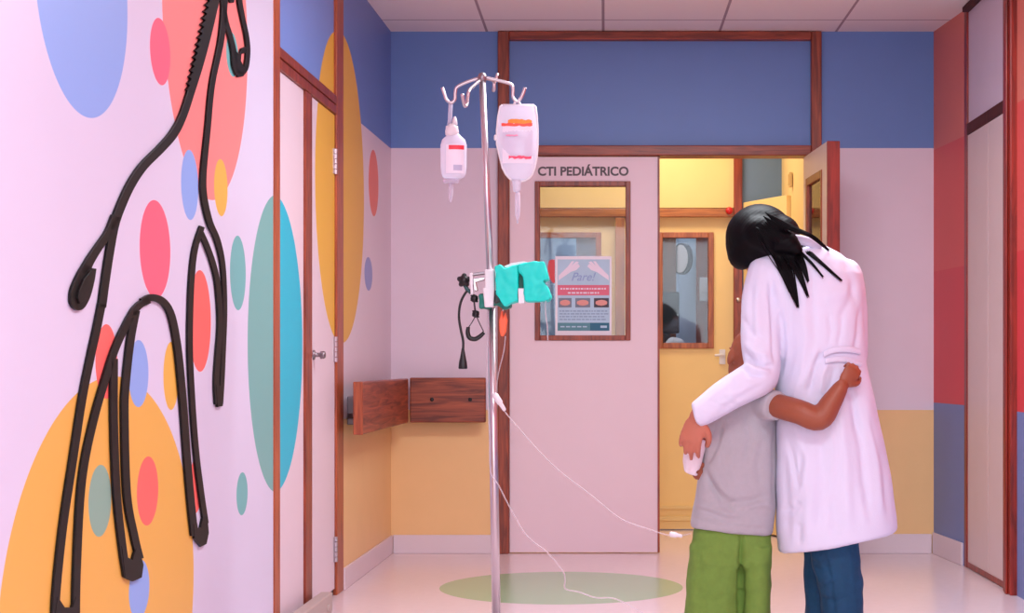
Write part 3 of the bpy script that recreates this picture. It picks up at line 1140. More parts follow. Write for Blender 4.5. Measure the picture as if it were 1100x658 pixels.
base = V(P(533.6, 0, YI0).x, YI0, .075)
mid = I(527.5, 300)
top = I(518, 84)
bm = bmesh.new()
tube(bm, [base, mid], .0145, 20)
obj('lower_pole', bm, STEEL, iv, smooth=True)
bm = bmesh.new()
tube(bm, [mid - V(0, 0, .05), top], .0115, 18)
obj('upper_pole', bm, STEEL, iv, smooth=True)
bm = bmesh.new()
lathe(bm, top - V(0, 0, .012), V(0, 0, 1), [(0, .0135), (.02, .015), (.028, .011), (.031, .004)], 16)
obj('top_cap', bm, STEELD, iv, smooth=True)
bm = bmesh.new()
tube(bm, [I(514, 84), I(503, 87.5), I(491.5, 93), I(489, 99), I(488.5, 107), I(484.5, 110), I(480, 107.5), I(477.5, 101), I(475, 94)], .0055, 10, smooth=5)
obj('hook', bm, STEEL, iv, smooth=True)
bm = bmesh.new()
tube(bm, [I(521, 83), I(533, 86), I(548, 90), I(551, 95), I(551, 104), I(555, 109), I(559, 106), I(562, 100), I(564, 94)], .0055, 10, smooth=5)
obj('hook', bm, STEEL, iv, smooth=True)
bm = bmesh.new()
tube(bm, [I(516, 86, .0), I(509, 92, -.10), I(504, 97, -.18), I(502.5, 104, -.19), I(501.5, 112, -.2), I(499.5, 114, -.215), I(498, 110, -.23), I(496.5, 101, -.245)], .0055, 10, smooth=5)
obj('hook', bm, STEEL, iv, smooth=True)
bm = bmesh.new()
tube(bm, [I(520, 84, .0), I(526, 85, .12), I(530, 87, .2), I(531, 94, .21), I(530.5, 97, .22), I(530, 96.5, .235), I(531, 90, .25), I(534.5, 79, .26)], .0055, 10, smooth=5)
obj('hook', bm, STEEL, iv, smooth=True)
for k in range(5):
    a = 2 * math.pi * k / 5 + .5
    d = V(math.cos(a), math.sin(a), 0)
    bm = bmesh.new()
    tube(bm, [base + V(0, 0, .03), base + d * .1 + V(0, 0, .02), base + d * .26], [.02, .017, .014], 10)
    lg = obj('leg', bm, STEEL, iv, smooth=True)
    bm = bmesh.new()
    c = base + d * .26
    lathe(bm, V(c.x, c.y, .03) - d.cross(V(0, 0, 1)) * .012, d.cross(V(0, 0, 1)), [(0, .022), (.004, .029), (.02, .029), (.024, .022)], 16)
    tube(bm, [V(c.x, c.y, .075), V(c.x, c.y, .045)], .01, 8)
    obj('castor', bm, BLACK, lg)

# small drip bottle
MILK = plastic_clear('milky plastic', (246, 244, 255), .74)
CLEAR = plastic_clear('clear plastic', (240, 232, 244), .35)
LABW = mat('white label', (240, 234, 246), .5)
LABR = mat('red print', (236, 60, 76), .5)
LABO = mat('orange print', (255, 150, 50), .5)
bt = empty('drip_bottle', I(485, 196), 'small clear drip bottle with a red stripe hanging from the left hook', 'drip bottle')
bm = bmesh.new()
cc = I(487.3, 192)
u = lambda n: n * YI0 / F
lathe(bm, cc, V(0, 0, 1), [(u(0), u(8)), (u(1.5), u(11.5)), (u(5), u(13)), (u(12), u(14)), (u(26), u(14)), (u(36), u(14.2)), (u(42), u(12.5)), (u(46), u(8)), (u(48.5), u(5.5)), (u(51), u(5))], 32, squash=(.7, 1))
obj('bottle', bm, MILK, bt, smooth=True)
bm = bmesh.new()
lathe(bm, I(485.5, 146), V(0, 0, 1), [(0, u(5.5)), (u(1), u(7)), (u(5), u(7.4)), (u(8), u(6.8)), (u(10.5), u(6.6)), (u(11.5), u(3.5)), (u(13), u(3))], 20)
lathe(bm, I(488.5, 134), V(0, 0, 1), [(0, u(3)), (u(4), u(2.6)), (u(8), u(1.6)), (u(9), u(.8))], 12)
obj('cap', bm, WHITEP, bt, smooth=True)
bm = bmesh.new()
tube(bm, [I(483, 135), I(483.5, 124), I(484.2, 109)], .007, 8, flat=.3)
tube(bm, [I(480.5, 137), I(482, 124), I(483.6, 110)], .0016, 6)
obj('hanging_strap', bm, CLEAR, bt, smooth=True)


def curved_label(parent, name, cx, x0, x1, y0, y1, rad, squash, m_, Y=YI0, lift=.001, slices=8, bottom=None):
    bm = bmesh.new()
    fr, bk = [], []
    for k in range(slices + 1):
        x = x0 + (x1 - x0) * k / slices
        s = max(-.98, min(.98, (x - cx) / rad))
        dy = -math.sqrt(1 - s * s) * u(rad) * squash
        for L, lf in ((fr, lift), (bk, lift - .0008)):
            pz0 = P(x, y0, Y); pz1 = P(x, y1, Y)
            L.append((V(pz0.x, Y + dy - lf, pz0.z), V(pz1.x, Y + dy - lf, pz1.z)))
    vf = [(bm.verts.new(a_), bm.verts.new(b_)) for a_, b_ in fr]
    for k in range(slices):
        bm.faces.new((vf[k][0], vf[k + 1][0], vf[k + 1][1], vf[k][1]))
    o = obj(name, bm, m_, parent)
    md = o.modifiers.new('thick', 'SOLIDIFY'); md.thickness = .0006
    return o


curved_label(bt, 'label', 487.3, 480, 498.5, 156, 187, 14.2, .7, LABW)
curved_label(bt, 'red_stripe', 487.3, 483, 499, 157, 161.5, 14.2, .7, LABR, lift=.002)
curved_label(bt, 'print_line', 487.3, 488, 497, 178, 184, 14.2, .7, mat('pale grey print', (190, 188, 214), .5), lift=.002)
bm = bmesh.new()
lathe(bm, I(484.5, 196.5), V(0, 0, 1), [(0, u(8)), (u(1), u(8.6)), (u(3.2), u(8.6)), (u(4.6), u(7))], 24, squash=(.7, 1))
obj('bottom_collar', bm, CLEAR, bt, smooth=True)
bm = bmesh.new()
lathe(bm, I(484.2, 217), V(0, 0, 1), [(0, u(.8)), (u(4), u(1.5)), (u(8), u(2.4)), (u(15), u(2.6)), (u(20.5), u(2.2))], 14)
obj('drip_chamber', bm, CLEAR, bt, smooth=True)

# large infusion bag
bg = empty('infusion_bag', I(555, 193), 'large clear infusion bag with orange and red print on the right hook', 'infusion bag')
prof = [(113, 540, 573), (114.5, 537.5, 575), (125, 535.3, 576.3), (140, 534, 577.3), (155, 534, 577.2), (168, 537, 576.5), (180, 540, 574), (187, 543.5, 571.5), (191, 547, 568.5), (194, 551, 563)]
bm = bmesh.new()
rings = []
for i, (py, xa, xb) in enumerate(prof):
    t = (py - 113) / 81.5
    th = .006 + .022 * math.sin(math.pi * min(1, max(0, t * .9 + .06)))
    c = I((xa + xb) / 2, py)
    rings.append(se_ring(c, V((P(xb, 0, YI0).x - P(xa, 0, YI0).x) / 2, 0, 0), V(0, th, 0), 32, 2.0))
loft(bm, rings)
obj('bag', bm, MILK, bg, smooth=True)
bm = bmesh.new()
edge = [I(xa, py) for py, xa, xb in prof] + [I(xb, py) for py, xa, xb in reversed(prof)]
edge.append(edge[0].copy())
tube(bm, edge, .0042, 8)
lathe(bm, I(532.5, 151), V(0, 0, 1), [(0, .003), (.004, .006), (.016, .006), (.02, .003)], 10)
obj('welded_rim', bm, WHITEP, bg, smooth=True)
bm = bmesh.new()
tube(bm, [I(552, 114), I(553, 110.5), I(555.5, 108.4), I(558, 110.5), I(559, 114)], .0042, 8, smooth=4)
obj('hanging_loop', bm, WHITEP, bg, smooth=True)


def bagpatch(name, x0, x1, y0, y1, m_, lift=.0015, ragged=0.0, parent=None):
    bm = bmesh.new()
    n = 12
    up, dn_ = [], []
    for k in range(n + 1):
        x = x0 + (x1 - x0) * k / n
        for L, y in ((up, y0), (dn_, y1)):
            t = (y - 113) / 81.5
            th = .006 + .022 * math.sin(math.pi * min(1, max(0, t * .9 + .06)))
            half = 21.0
            s = max(-.95, min(.95, (x - 555.5) / half))
            yy = y + (random.uniform(-ragged, ragged) if ragged else 0)
            p = I(x, yy)
            L.append(V(p.x, YI0 - th * math.sqrt(1 - s * s) - lift, p.z))
    a_ = [bm.verts.new(p) for p in up]; b2 = [bm.verts.new(p) for p in dn_]
    for k in range(n):
        bm.faces.new((a_[k], a_[k + 1], b2[k + 1], b2[k]))
    o = obj(name, bm, m_, parent or bg)
    md = o.modifiers.new('thick', 'SOLIDIFY'); md.thickness = .0006
    return o


bagpatch('label', 540, 572.5, 136, 176, LABW)
bagpatch('orange_print', 546, 571.5, 129.5, 134, LABO, .003, .8)
bagpatch('red_print', 539, 572, 133.5, 136.5, mat('orange red print', (255, 96, 78), .5), .0035, .7)
bagpatch('small_print', 544, 557, 146, 147.5, mat('pink print', (248, 160, 190), .5), .003, .4)
bagpatch('red_print', 547, 571, 168.5, 171, mat('pinkish red print', (250, 84, 116), .5), .003, .8)
bm = bmesh.new()
lathe(bm, I(555, 206), V(0, 0, 1), [(0, u(3)), (u(2), u(4.2)), (u(9), u(4.6)), (u(13), u(5.5))], 18)
obj('outlet_port', bm, MILK, bg, smooth=True)
bm = bmesh.new()
lathe(bm, I(556, 240), V(0, 0, 1), [(0, u(.8)), (u(5), u(1.2)), (u(8), u(2.6)), (u(20), u(3)), (u(30), u(2.8)), (u(34), u(2))], 14)
obj('drip_chamber', bm, CLEAR, bg, smooth=True)

# ------------------------------------------------------------------ pump with teal housings clamped on the pole
TEAL = mat('teal plastic', (0, 226, 208), .5, var=.12, scale=20)
TEALD = mat('dark teal plastic', (0, 120, 104), .45, var=.1)
YQ = YI0 - .035
pu = empty('infusion_pump', P(530, 330, YQ), 'teal infusion pump clamped to the IV pole beside the door window', 'infusion pump')


def Q(px, py, dy=0): return P(px, py, YQ + dy)


def slab(name, pts, y0, y1, m_, bev=.006, parent=pu, rem=None):
    bm = bmesh.new()
    prism(bm, [Q(a_, c_, y0) for a_, c_ in pts], V(0, y1 - y0, 0))
    if rem:
        me = fuse(bm, .0035, rem)
        jitter(me, .004, 45, 3)
        return link(name, me, m_, parent, smooth=True)
    return obj(name, bm, m_, parent, bevel=bev, seg=3)


slab('left_housing', [(531.5, 286), (537, 283.5), (541, 288), (544, 288), (551, 284.5), (557, 283.5), (557, 323), (549, 325.5), (542, 329), (538, 324), (533, 316)], -.09, .0, TEAL, rem=6)
slab('right_housing', [(556.5, 283.5), (570, 281), (584, 280), (586.5, 288), (589, 300), (583, 301.5), (588, 308), (592, 318.5), (589.5, 322.5), (576, 323.5), (563.5, 323), (562.5, 309), (561.5, 296), (557, 292)], -.105, .005, TEAL, rem=6)
slab('top_sheen', [(541, 286), (549, 282.5), (562, 280.5), (566, 281.5), (552, 285.5), (545, 288)], -.07, .02, WHITEP, .002)  # white sliver drawn as the sheen along the top of the housings
slab('door_tab', [(556.5, 309.5), (563.5, 309.5), (563.5, 325.5), (557, 326)], -.095, -.05, WHITEP, .002)
slab('housing_gap_shade', [(555, 290), (562.5, 290), (562.5, 322), (555, 322)], -.05, -.02, TEALD, .002)  # shade in the gap between the housings, put into a dark slab
slab('lower_bracket', [(514, 316), (520, 314), (549, 321), (549, 330), (541, 332.5), (533, 327), (526, 331), (515, 331.5)], -.03, .03, TEALD, .004, rem=4)
slab('battery_block', [(531.5, 311.5), (537, 311.5), (537.5, 324), (531, 326)], -.06, -.01, BLACK, .003)
cl = slab('clamp', [(520.5, 289.5), (531, 289), (531.5, 311), (530, 329.5), (520.5, 330), (518.5, 309), (521, 308)], -.045, .055, WHITEP, .005)
slab('bracket_arm', [(504, 293.5), (507.5, 292.5), (508.5, 316), (505.5, 316.5)], -.03, .0, WHITEP, .003)
slab('bracket_arm', [(507, 293), (521, 291), (521, 294), (507.5, 296)], -.02, .02, STEELD, .002)
slab('bracket_arm', [(508, 299), (521, 297), (521, 300), (511, 303), (513, 312), (509, 312)], -.02, .02, STEEL, .002)
bm = bmesh.new()
kc = Q(498.5, 301)
ball(bm, kc, (.018, .02, .018), sub=2)
for k in range(5):
    a_ = 2 * math.pi * k / 5 + .3
    ball(bm, kc + V(math.cos(a_) * .016, 0, math.sin(a_) * .016), (.009, .014, .009), sub=2)
me = fuse(bm, .0025, 2)
kn = link('knob', me, BLACK, pu, smooth=True)
bm = bmesh.new()
tube(bm, [Q(498, 303), Q(502, 311, .0), Q(506, 314)], .007, 8)
obj('knob_shaft', bm, mat('dark teal metal', (40, 84, 84), .4), pu, smooth=True)

# cords
pc = empty('power_cord', Q(497, 396), 'black power cord with plug hanging straight down left of the pump', 'cord')
bm = bmesh.new()
tube(bm, [Q(504, 310), Q(499, 316), Q(494.5, 326), Q(493, 340), Q(495, 354), Q(497.5, 366), Q(497.5, 376)], .0042, 8, smooth=5)
obj('cable', bm, BLACK, pc, smooth=True)
bm = bmesh.new()
lathe(bm, Q(497.3, 396), V(0, 0, 1), [(0, u(4.4)), (u(1), u(4.9)), (u(7), u(4.3)), (u(13), u(3)), (u(19), u(1.9)), (u(22), u(1.4))], 14, squash=(.6, 1))
obj('plug', bm, BLACK, pc, smooth=True)
cc_ = empty('coiled_cable', Q(511, 364), 'black looped cable with two knots hanging beside the pole', 'cable')
for kx, ky, kr in ((509.5, 320.5, .0135), (511, 337, .0125)):
    bm = bmesh.new()
    ball(bm, Q(kx, ky), kr, sub=2)
    for d_ in (-2.5, 2.5):
        lathe(bm, Q(kx, ky + d_), V(.2, 0, 1), [(-.003, .010), (0, kr + .001), (.003, .010)], 14)
    obj('knot', bm, BLACK, cc_, smooth=True)
bm = bmesh.new()
tube(bm, [Q(509, 316), Q(509.5, 326), Q(510.5, 334)], .003, 8)
tube(bm, [Q(511, 339), Q(507, 346), Q(503, 352)], .0018, 6)
tube(bm, [Q(511.5, 339), Q(516, 349), Q(519.5, 356)], .0018, 6)
obj('thin_cord', bm, mat('dark grey cord', (60, 50, 58), .4), cc_, smooth=True)
bm = bmesh.new()
tube(bm, [Q(503, 351), Q(502.5, 357), Q(504.5, 362.5), Q(510, 364), Q(515, 361.5), Q(520, 357)], [.006, .0075, .008, .008, .0075, .006], 10, smooth=4)
obj('loop', bm, BLACK, cc_, smooth=True)

oc = empty('line_clamp', Q(539, 361), 'orange line clamp dangling under the pump', 'clamp')
bm = bmesh.new()
prism(bm, [Q(a_, c_, -.01) for a_, c_ in ((536, 345), (538, 334), (540, 333), (540.5, 340), (543, 335), (545, 344), (543.5, 356), (541, 361), (538, 361), (536.5, 355))], V(0, .02, 0))
obj('clip', bm, mat('orange plastic', (255, 98, 52), .4), oc, bevel=.003)
bm = bmesh.new()
tube(bm, [Q(540, 334), Q(541, 330), Q(542, 326)], .0025, 6)
obj('cord', bm, WHITEP, oc)

LINE = plastic_clear('tubing plastic', (244, 230, 232), .3)


def tubing(name, pts, label, r=.0018, connectors=()):
    t = empty(name, pts[-1], label, 'tubing', 'thin clear infusion tubes')
    del t['group']
    bm = bmesh.new(); tube(bm, pts, r, 8, smooth=8)
    obj('tube', bm, LINE, t, smooth=True)
    for a_, b_, rr in connectors:
        bm = bmesh.new()
        d = (b_ - a_); L = d.length
        lathe(bm, a_, d, [(0, rr * .5), (L * .12, rr), (L * .55, rr), (L * .62, rr * .7), (L * .9, rr * .65), (L, rr * .4)], 12)
        obj('connector', bm, WHITEP, t, smooth=True)
    return t


def R_(px, py, Y): return P(px, py, Y)


tubing('infusion_tube', [R_(543, 361, 5.57), R_(541, 378, 5.56), R_(536, 398, 5.55), R_(533, 418, 5.55), R_(534, 426, 5.55), R_(541, 440, 5.55), R_(556, 458, 5.55), R_(579, 484, 5.54), R_(603, 507, 5.53), R_(636, 532, 5.52), R_(660, 552, 5.51), R_(676, 561, 5.5), R_(700, 569, 5.49), R_(716, 574, 5.48), R_(730, 575, 5.47), R_(742, 573, 5.46)],
       'clear tube with a white connector running from the pole down to the child', .0018,
       [(R_(530.5, 422, 5.55), R_(542.5, 441, 5.55), .0105), (R_(719, 573, 5.478), R_(733, 575.5, 5.468), .009)])
tubing('infusion_tube', [R_(525, 330, 5.59), R_(523.5, 370, 5.59), R_(524, 420, 5.59), R_(526, 470, 5.59), R_(527, 506, 5.58), R_(535, 520, 5.57), R_(548, 545, 5.56), R_(566, 575, 5.55), R_(587, 592, 5.54), R_(604, 612, 5.53), R_(607, 622, 5.53), R_(607.5, 632, 5.53), R_(622, 635.5, 5.52), R_(640, 641.5, 5.51), R_(660, 642.5, 5.5), R_(684, 654, 5.49), R_(712, 672, 5.48), R_(738, 676, 5.48)],
       'loose clear tube hanging along the pole and sagging over the green disc', .0022)
tubing('infusion_tube', [R_(586, 322, 5.52), R_(586, 335, 5.52), R_(588, 352, 5.53), R_(588.5, 366, 5.53)],
       'short clear tube hanging below the right end of the pump', .002)

# ------------------------------------------------------------------ people
SKINW = mat('light brown skin', (190, 112, 88), .5, var=.06)
SKINC = mat('brown skin', (150, 78, 50), .5, var=.06)
COATM = mat('white cotton coat', (222, 220, 240), .75, var=.015, bump=.15, bscale=220, sheen=.1)
HAIRM = mat('black hair', (7, 5, 8), .5, var=.35, scale=30, spec=.1)
EYEM = mat('eye white', (238, 232, 230), .25)


def head_shape(bm, c, up, face, s):
    up = up.normalized()
    f = (face - up * face.dot(up)).normalized()
    r = f.cross(up)
    ax = (r, f, up)

    def L(x, y, z): return c + r * x * s + f * y * s + up * z * s
    ball(bm, L(0, -.012, .03), (.076 * s, .095 * s, .09 * s), ax)
    ball(bm, L(0, .015, -.03), (.062 * s, .075 * s, .085 * s), ax)
    ball(bm, L(0, .07, -.088), (.024 * s, .02 * s, .02 * s), ax, 2)
    tube(bm, [L(0, .088, .02), L(0, .104, -.012), L(0, .108, -.03), L(0, .09, -.036)], [.008 * s, .011 * s, .014 * s, .01 * s], 10)
    ball(bm, L(0, .086, -.058), (.026 * s, .012 * s, .006 * s), ax, 2)
    ball(bm, L(0, .084, -.067), (.022 * s, .012 * s, .007 * s), ax, 2)
    ball(bm, L(.034, .078, .03), (.024 * s, .01 * s, .008 * s), ax, 2)
    ball(bm, L(-.034, .078, .03), (.024 * s, .01 * s, .008 * s), ax, 2)
    for sg in (-1, 1):
        ball(bm, L(sg * .077, -.005, -.005), (.010 * s, .019 * s, .032 * s), ax, 2)
    return L


def eyes(parent, L, s):
    for sg in (-1, 1):
        bm = bmesh.new(); ball(bm, L(sg * .03, .067, .012), .011 * s, sub=2)
        e_ = obj('eye', bm, EYEM, parent, smooth=True)
        bm = bmesh.new(); ball(bm, L(sg * .03, .0745, .012), .0055 * s, sub=2)
        obj('iris', bm, mat('dark iris', (40, 24, 18), .2), e_, smooth=True)


def hand_shape(bm, w, d, n, s, curls, thumb_side, spread=.0, thumb_curl=.3):
    """w wrist, d direction of the fingers, n the way the palm faces; thumb_side +-1 along d x n"""
    d = d.normalized(); n = (n - d * n.dot(d)).normalized()
    a_ = d.cross(n) * thumb_side
    ax = (a_, n, d)
    ball(bm, w + d * .045 * s, (.037 * s, .014 * s, .05 * s), ax)
    ball(bm, w + d * .072 * s, (.04 * s, .012 * s, .022 * s), ax, 2)
    ball(bm, w, (.026 * s, .02 * s, .03 * s), ax, 2)
    lens = (.072, .08, .074, .058)
    for i in range(4):
        off = (.030 - .020 * i)
        p = w + d * (.082 - abs(i - 1.2) * .005) * s + a_ * off * s
        dirv = (d + a_ * (off * 4 * spread)).normalized()
        ang = 0
        pts = [p - dirv * .02 * s, p]
        cs = curls[i] if isinstance(curls[0], (list, tuple)) else curls
        for k, fr in enumerate((.45, .3, .25)):
            ang += cs[k]
            p = p + (dirv * math.cos(ang) + n * math.sin(ang)) * lens[i] * fr * s
            pts.append(p)
        tube(bm, pts, [.0095 * s, .0095 * s, .0088 * s, .008 * s, .0068 * s], 10, smooth=3)
        ball(bm, pts[-1], .0068 * s, sub=2)
    p = w + d * .02 * s + a_ * .024 * s
    q = p + (d * .7 + a_ * .75 + n * .25).normalized() * .035 * s
    q2 = q + (d * .9 + a_ * .25 + n * thumb_curl).normalized() * .03 * s
    q3 = q2 + (d * .95 - a_ * .1 + n * thumb_curl * 1.6).normalized() * .024 * s
    tube(bm, [p, q, q2, q3], [.014 * s, .012 * s, .0105 * s, .008 * s], 10, smooth=3)
    ball(bm, q3, .008 * s, sub=2)


# ---- woman
YW0 = 5.5
W = lambda px, py, dy=0.0: P(px, py, YW0 + dy)
bm = bmesh.new()
hup, hface = V(-.55, .25, .62), V(-.45, .55, -.72)
hc = W(818, 258, .06)
LH = head_shape(bm, hc, hup, hface, 1.0)
limb(bm, [W(866, 285, .03), W(852, 274, .04), W(832, 264, .05)], [.06, .052, .05])
# trunk
loft(bm, [se_ring(W(x, y, .02), V(a_, 0, 0), V(0, b_, 0), 28, 2.2) for x, y, a_, b_ in
          ((866, 276, .09, .06), (866, 292, .14, .08), (872, 330, .14, .095), (880, 385, .115, .09), (886, 430, .13, .10), (890, 470, .15, .115), (888, 510, .14, .11), (886, 535, .09, .08))])
# arms
eL = W(820, 402, -.07); wL = W(751, 443, -.13)
limb(bm, [W(822, 292, .0), W(817, 345, -.04), eL, W(785, 424, -.11), wL], [.044, .038, .034, .031, .024])
hand_shape(bm, W(748.5, 447, -.132), V(-.24, .18, -.95), V(.28, .95, .1), .98, [(.25, .35, .3), (.2, .35, .3), (.25, .4, .3), (.35, .45, .35)], 1, spread=.55)
eR = W(910, 392, .09); wR = W(872, 425, .24)
limb(bm, [W(898, 295, .02), W(910, 340, .04), eR, W(895, 412, .2), wR], [.04, .034, .03, .027, .022])
hand_shape(bm, W(866, 426, .25), V(-.95, .1, -.2), V(-.15, -.9, .1), .95, (.3, .35, .3), 1)
# legs
FZ = lambda px, dy: V(P(px, 0, YW0 + dy).x, YW0 + dy, .0)
aL = FZ(882, .10) + V(0, 0, .09); aR = FZ(908, .0) + V(0, 0, .09)
limb(bm, [W(876, 510, .03), W(880, 585, .06), W(881, 625, .08), aL], [.075, .038, .036, .032])
limb(bm, [W(903, 510, .02), W(898, 585, .0), W(904, 625, -.01), aR], [.075, .05, .045, .034])
for an in (aL, aR):
    tube(bm, [an, an + V(0, .03, -.05), an + V(.0, .12, -.068), an + V(0, .17, -.072)], [.034, .036, .03, .016], 12, smooth=4)
me = fuse(bm, .0048, 5)
wo = link('person', me, SKINW, loc=V(W(888, 0).x, YW0, 0), smooth=True)
tag(wo, 'person in a white coat and jeans, seen from behind, long dark hair, hugging the child', 'person')
eyes(wo, LH, 1.0)

# coat
bm = bmesh.new()
RG = [(262, 842, 884, 262, .05), (268, 826, 903, 272, .08), (276, 813, 914, 282, .1), (290, 805, 924, 294, .115), (312, 806, 927.5, 314, .12),
      (345, 822, 928, 345, .118), (390, 832, 930, 390, .115), (430, 833, 940, 430, .128), (480, 833.5, 950, 478, .142), (530, 834, 957.5, 522, .155),
      (568, 834.5, 962, 553, .162), (590, 835.5, 963, 566, .165), (593.5, 837, 960, 569, .160)]
rings = []
for yl, xa, xb, yr, dep in RG:
    A = W(xa, yl, .02); B = W(xb, yr, .02)
    rings.append(se_ring((A + B) / 2, (B - A) / 2, V(0, dep, 0), 64, 2.35))
loft(bm, rings)
limb(bm, [W(824, 291, .0), W(818, 322, -.025), W(816.5, 362, -.055), W(820, 398, -.085)], [.064, .066, .064, .058])
tube(bm, [W(824, 392, -.075), W(817, 403, -.09), W(800, 413, -.11), W(775, 428, -.125), W(752.5, 443, -.132), W(750.5, 444.3, -.1325)], [.045, .060, .060, .053, .043, .041], 16, smooth=4)
limb(bm, [W(908, 294, .02), W(914, 330, .03), W(915, 375, .06), W(912, 396, .1)], [.055, .055, .052, .05])
limb(bm, [W(912, 394, .1), W(895, 412, .2), W(876, 424, .24)], [.05, .045, .036])
cm_ = fuse(bm, .0065, 5)
sculpt(cm_, [(p_, w_, d_ * 1.35) for p_, w_, d_ in [
    # sleeve: elbow creases
    ([(798, 378), (808, 388), (822, 394), (834, 392)], 3.2, -.010), ([(800, 390), (812, 398), (828, 399)], 3.0, .007),
    ([(792, 392), (806, 402), (820, 404)], 3, -.008), ([(800, 368), (812, 378), (826, 383)], 3, .006),
    ([(786, 408), (797, 399), (800, 392)], 3, .005), ([(765, 434), (790, 412)], 4, -.004), ([(770, 444), (800, 424), (822, 412)], 4, -.004),
    ([(806, 300), (808, 340), (806, 368)], 4, -.004), ([(828, 300), (832, 340), (833, 392)], 3.5, -.012),
    ([(820, 310), (822, 350), (818, 376)], 4, -.003),
    # back folds
    ([(845, 290), (850, 330), (850, 380), (842, 420)], 5, -.005), ([(862, 320), (866, 360), (862, 400), (852, 432)], 5, .005),
    ([(884, 378), (876, 392), (872, 410), (868, 424)], 3, -.009), ([(890, 388), (884, 402), (880, 424)], 3, .007), ([(878, 372), (870, 398), (862, 416)], 3.5, .006),
    ([(898, 392), (894, 410), (888, 424)], 3, -.007), ([(884, 320), (900, 316), (915, 310)], 6, .004),
    ([(925, 330), (922, 360), (918, 378)], 3, -.006), ([(905, 280), (915, 300), (921, 330)], 4, -.004),
    # skirt
    ([(846, 470), (852, 500), (858, 520), (862, 480)], 4, -.006), ([(840, 480), (844, 530), (846, 580)], 5, -.005),
    ([(852, 455), (866, 490), (860, 530)], 5, .005), ([(880, 460), (884, 510), (880, 575)], 7, -.006), ([(900, 430), (908, 490), (912, 570)], 6, .007),
    ([(915, 425), (926, 480), (932, 560)], 5, -.008), ([(928, 420), (942, 480), (948, 556)], 5, .006), ([(935, 440), (950, 500), (954, 552)], 3.5, -.006),
    ([(868, 500), (870, 540), (866, 585)], 7, .005), ([(838, 548), (852, 546), (860, 538)], 4, -.005), ([(895, 530), (898, 575)], 6, -.005),
    ([(872, 285), (874, 330), (876, 372)], 2.5, -.003), ([(838, 330), (842, 372), (838, 405)], 3, -.005), ([(890, 335), (893, 356), (890, 372)], 3, -.004),
    ([(905, 340), (903, 358), (900, 372)], 3, -.004), ([(850, 425), (846, 440), (840, 452)], 3, -.005), ([(815, 300), (812, 330), (814, 360)], 3, .003),
    ([(798, 340), (806, 356), (820, 366)], 3, -.004), ([(856, 296), (862, 312), (866, 330)], 4, .003), ([(906, 400), (916, 430), (922, 470)], 4, -.006),
    ([(918, 300), (912, 325), (900, 345)], 4, -.004), ([(890, 440), (896, 480), (894, 520)], 4, .004), ([(858, 560), (858, 585)], 4, -.004), ([(925, 520), (930, 565)], 4, .004),
    ([(760, 430), (775, 436), (785, 440)], 2.5, -.003), ([(778, 420), (790, 430), (800, 430)], 3, .004), ([(752, 438), (758, 446), (763, 452)], 2.2, .0025),
]])
jitter(cm_, .004, 9, 2)
coat_bvh = BVHTree.FromPolygons([v.co.copy() for v in cm_.vertices], [tuple(p.vertices) for p in cm_.polygons])
coat = link('coat', cm_, COATM, wo, smooth=True)


def cast(px, py, lift, bvh=None, fallback=YW0 - .1):
    o_ = V(0, 0, CAMZ); d = (P(px, py, 1.0) - o_).normalized()
    h = (bvh or coat_bvh).ray_cast(o_, d)
    if h[0] is None:
        return P(px, py, fallback)
    return h[0] - d * lift


# half belt across the back
bm = bmesh.new()
for pts, w in (([(884, 381), (892, 377), (902, 375), (914, 375.5), (925, 378)], 3.6), ([(886, 388), (896, 386), (906, 386), (916, 388), (926, 391)], 3.2)):
    up_ = [cast(x, y - w, .007) for x, y in pts]; dn_ = [cast(x, y + w, .007) for x, y in pts]
    a_ = [bm.verts.new(p) for p in catmull(up_, 5)]; b2 = [bm.verts.new(p) for p in catmull(dn_, 5)]
    for k in range(len(a_) - 1):
        bm.faces.new((a_[k], a_[k + 1], b2[k + 1], b2[k]))
belt = obj('half_belt', bm, COATM, coat, smooth=True)
md = belt.modifiers.new('thick', 'SOLIDIFY'); md.thickness = .008; md.offset = 0
md = belt.modifiers.new('sub', 'SUBSURF'); md.levels = 1; md.render_levels = 2
# collar
bm = bmesh.new()
tube(bm, [W(838, 263, -.04), W(850, 257, -.055), W(866, 259, -.06), W(882, 265, -.045)], [.012, .016, .016, .012], 10, smooth=5, flat=.6)
obj('collar', bm, COATM, coat, smooth=True)

# jeans and shoes
DENIM = mat('blue denim', (12, 66, 100), .8, var=.25, scale=40, bump=.3, bscale=160)
bm = bmesh.new()
limb(bm, [W(876, 540, .03), W(881, 585, .06), W(881, 625, .08), aL + V(0, 0, -.005)], [.085, .058, .054, .05])
limb(bm, [W(903, 540, .02), W(896, 585, -.01), W(903, 630, -.02), aR + V(0, -.005, -.005)], [.092, .083, .074, .062])
jm = fuse(bm, .006, 4)
sculpt(jm, [([(868, 594), (880, 600), (888, 596)], 2.5, .005), ([(868, 606), (880, 612), (892, 608)], 2.5, -.005), ([(872, 620), (884, 626), (898, 620)], 2.5, .005),
            ([(880, 640), (896, 646), (912, 640)], 2.5, -.005), ([(885, 592), (892, 620), (896, 658)], 2.5, -.006)])
jitter(jm, .005, 22, 5)
link('jeans', jm, DENIM, wo, smooth=True)


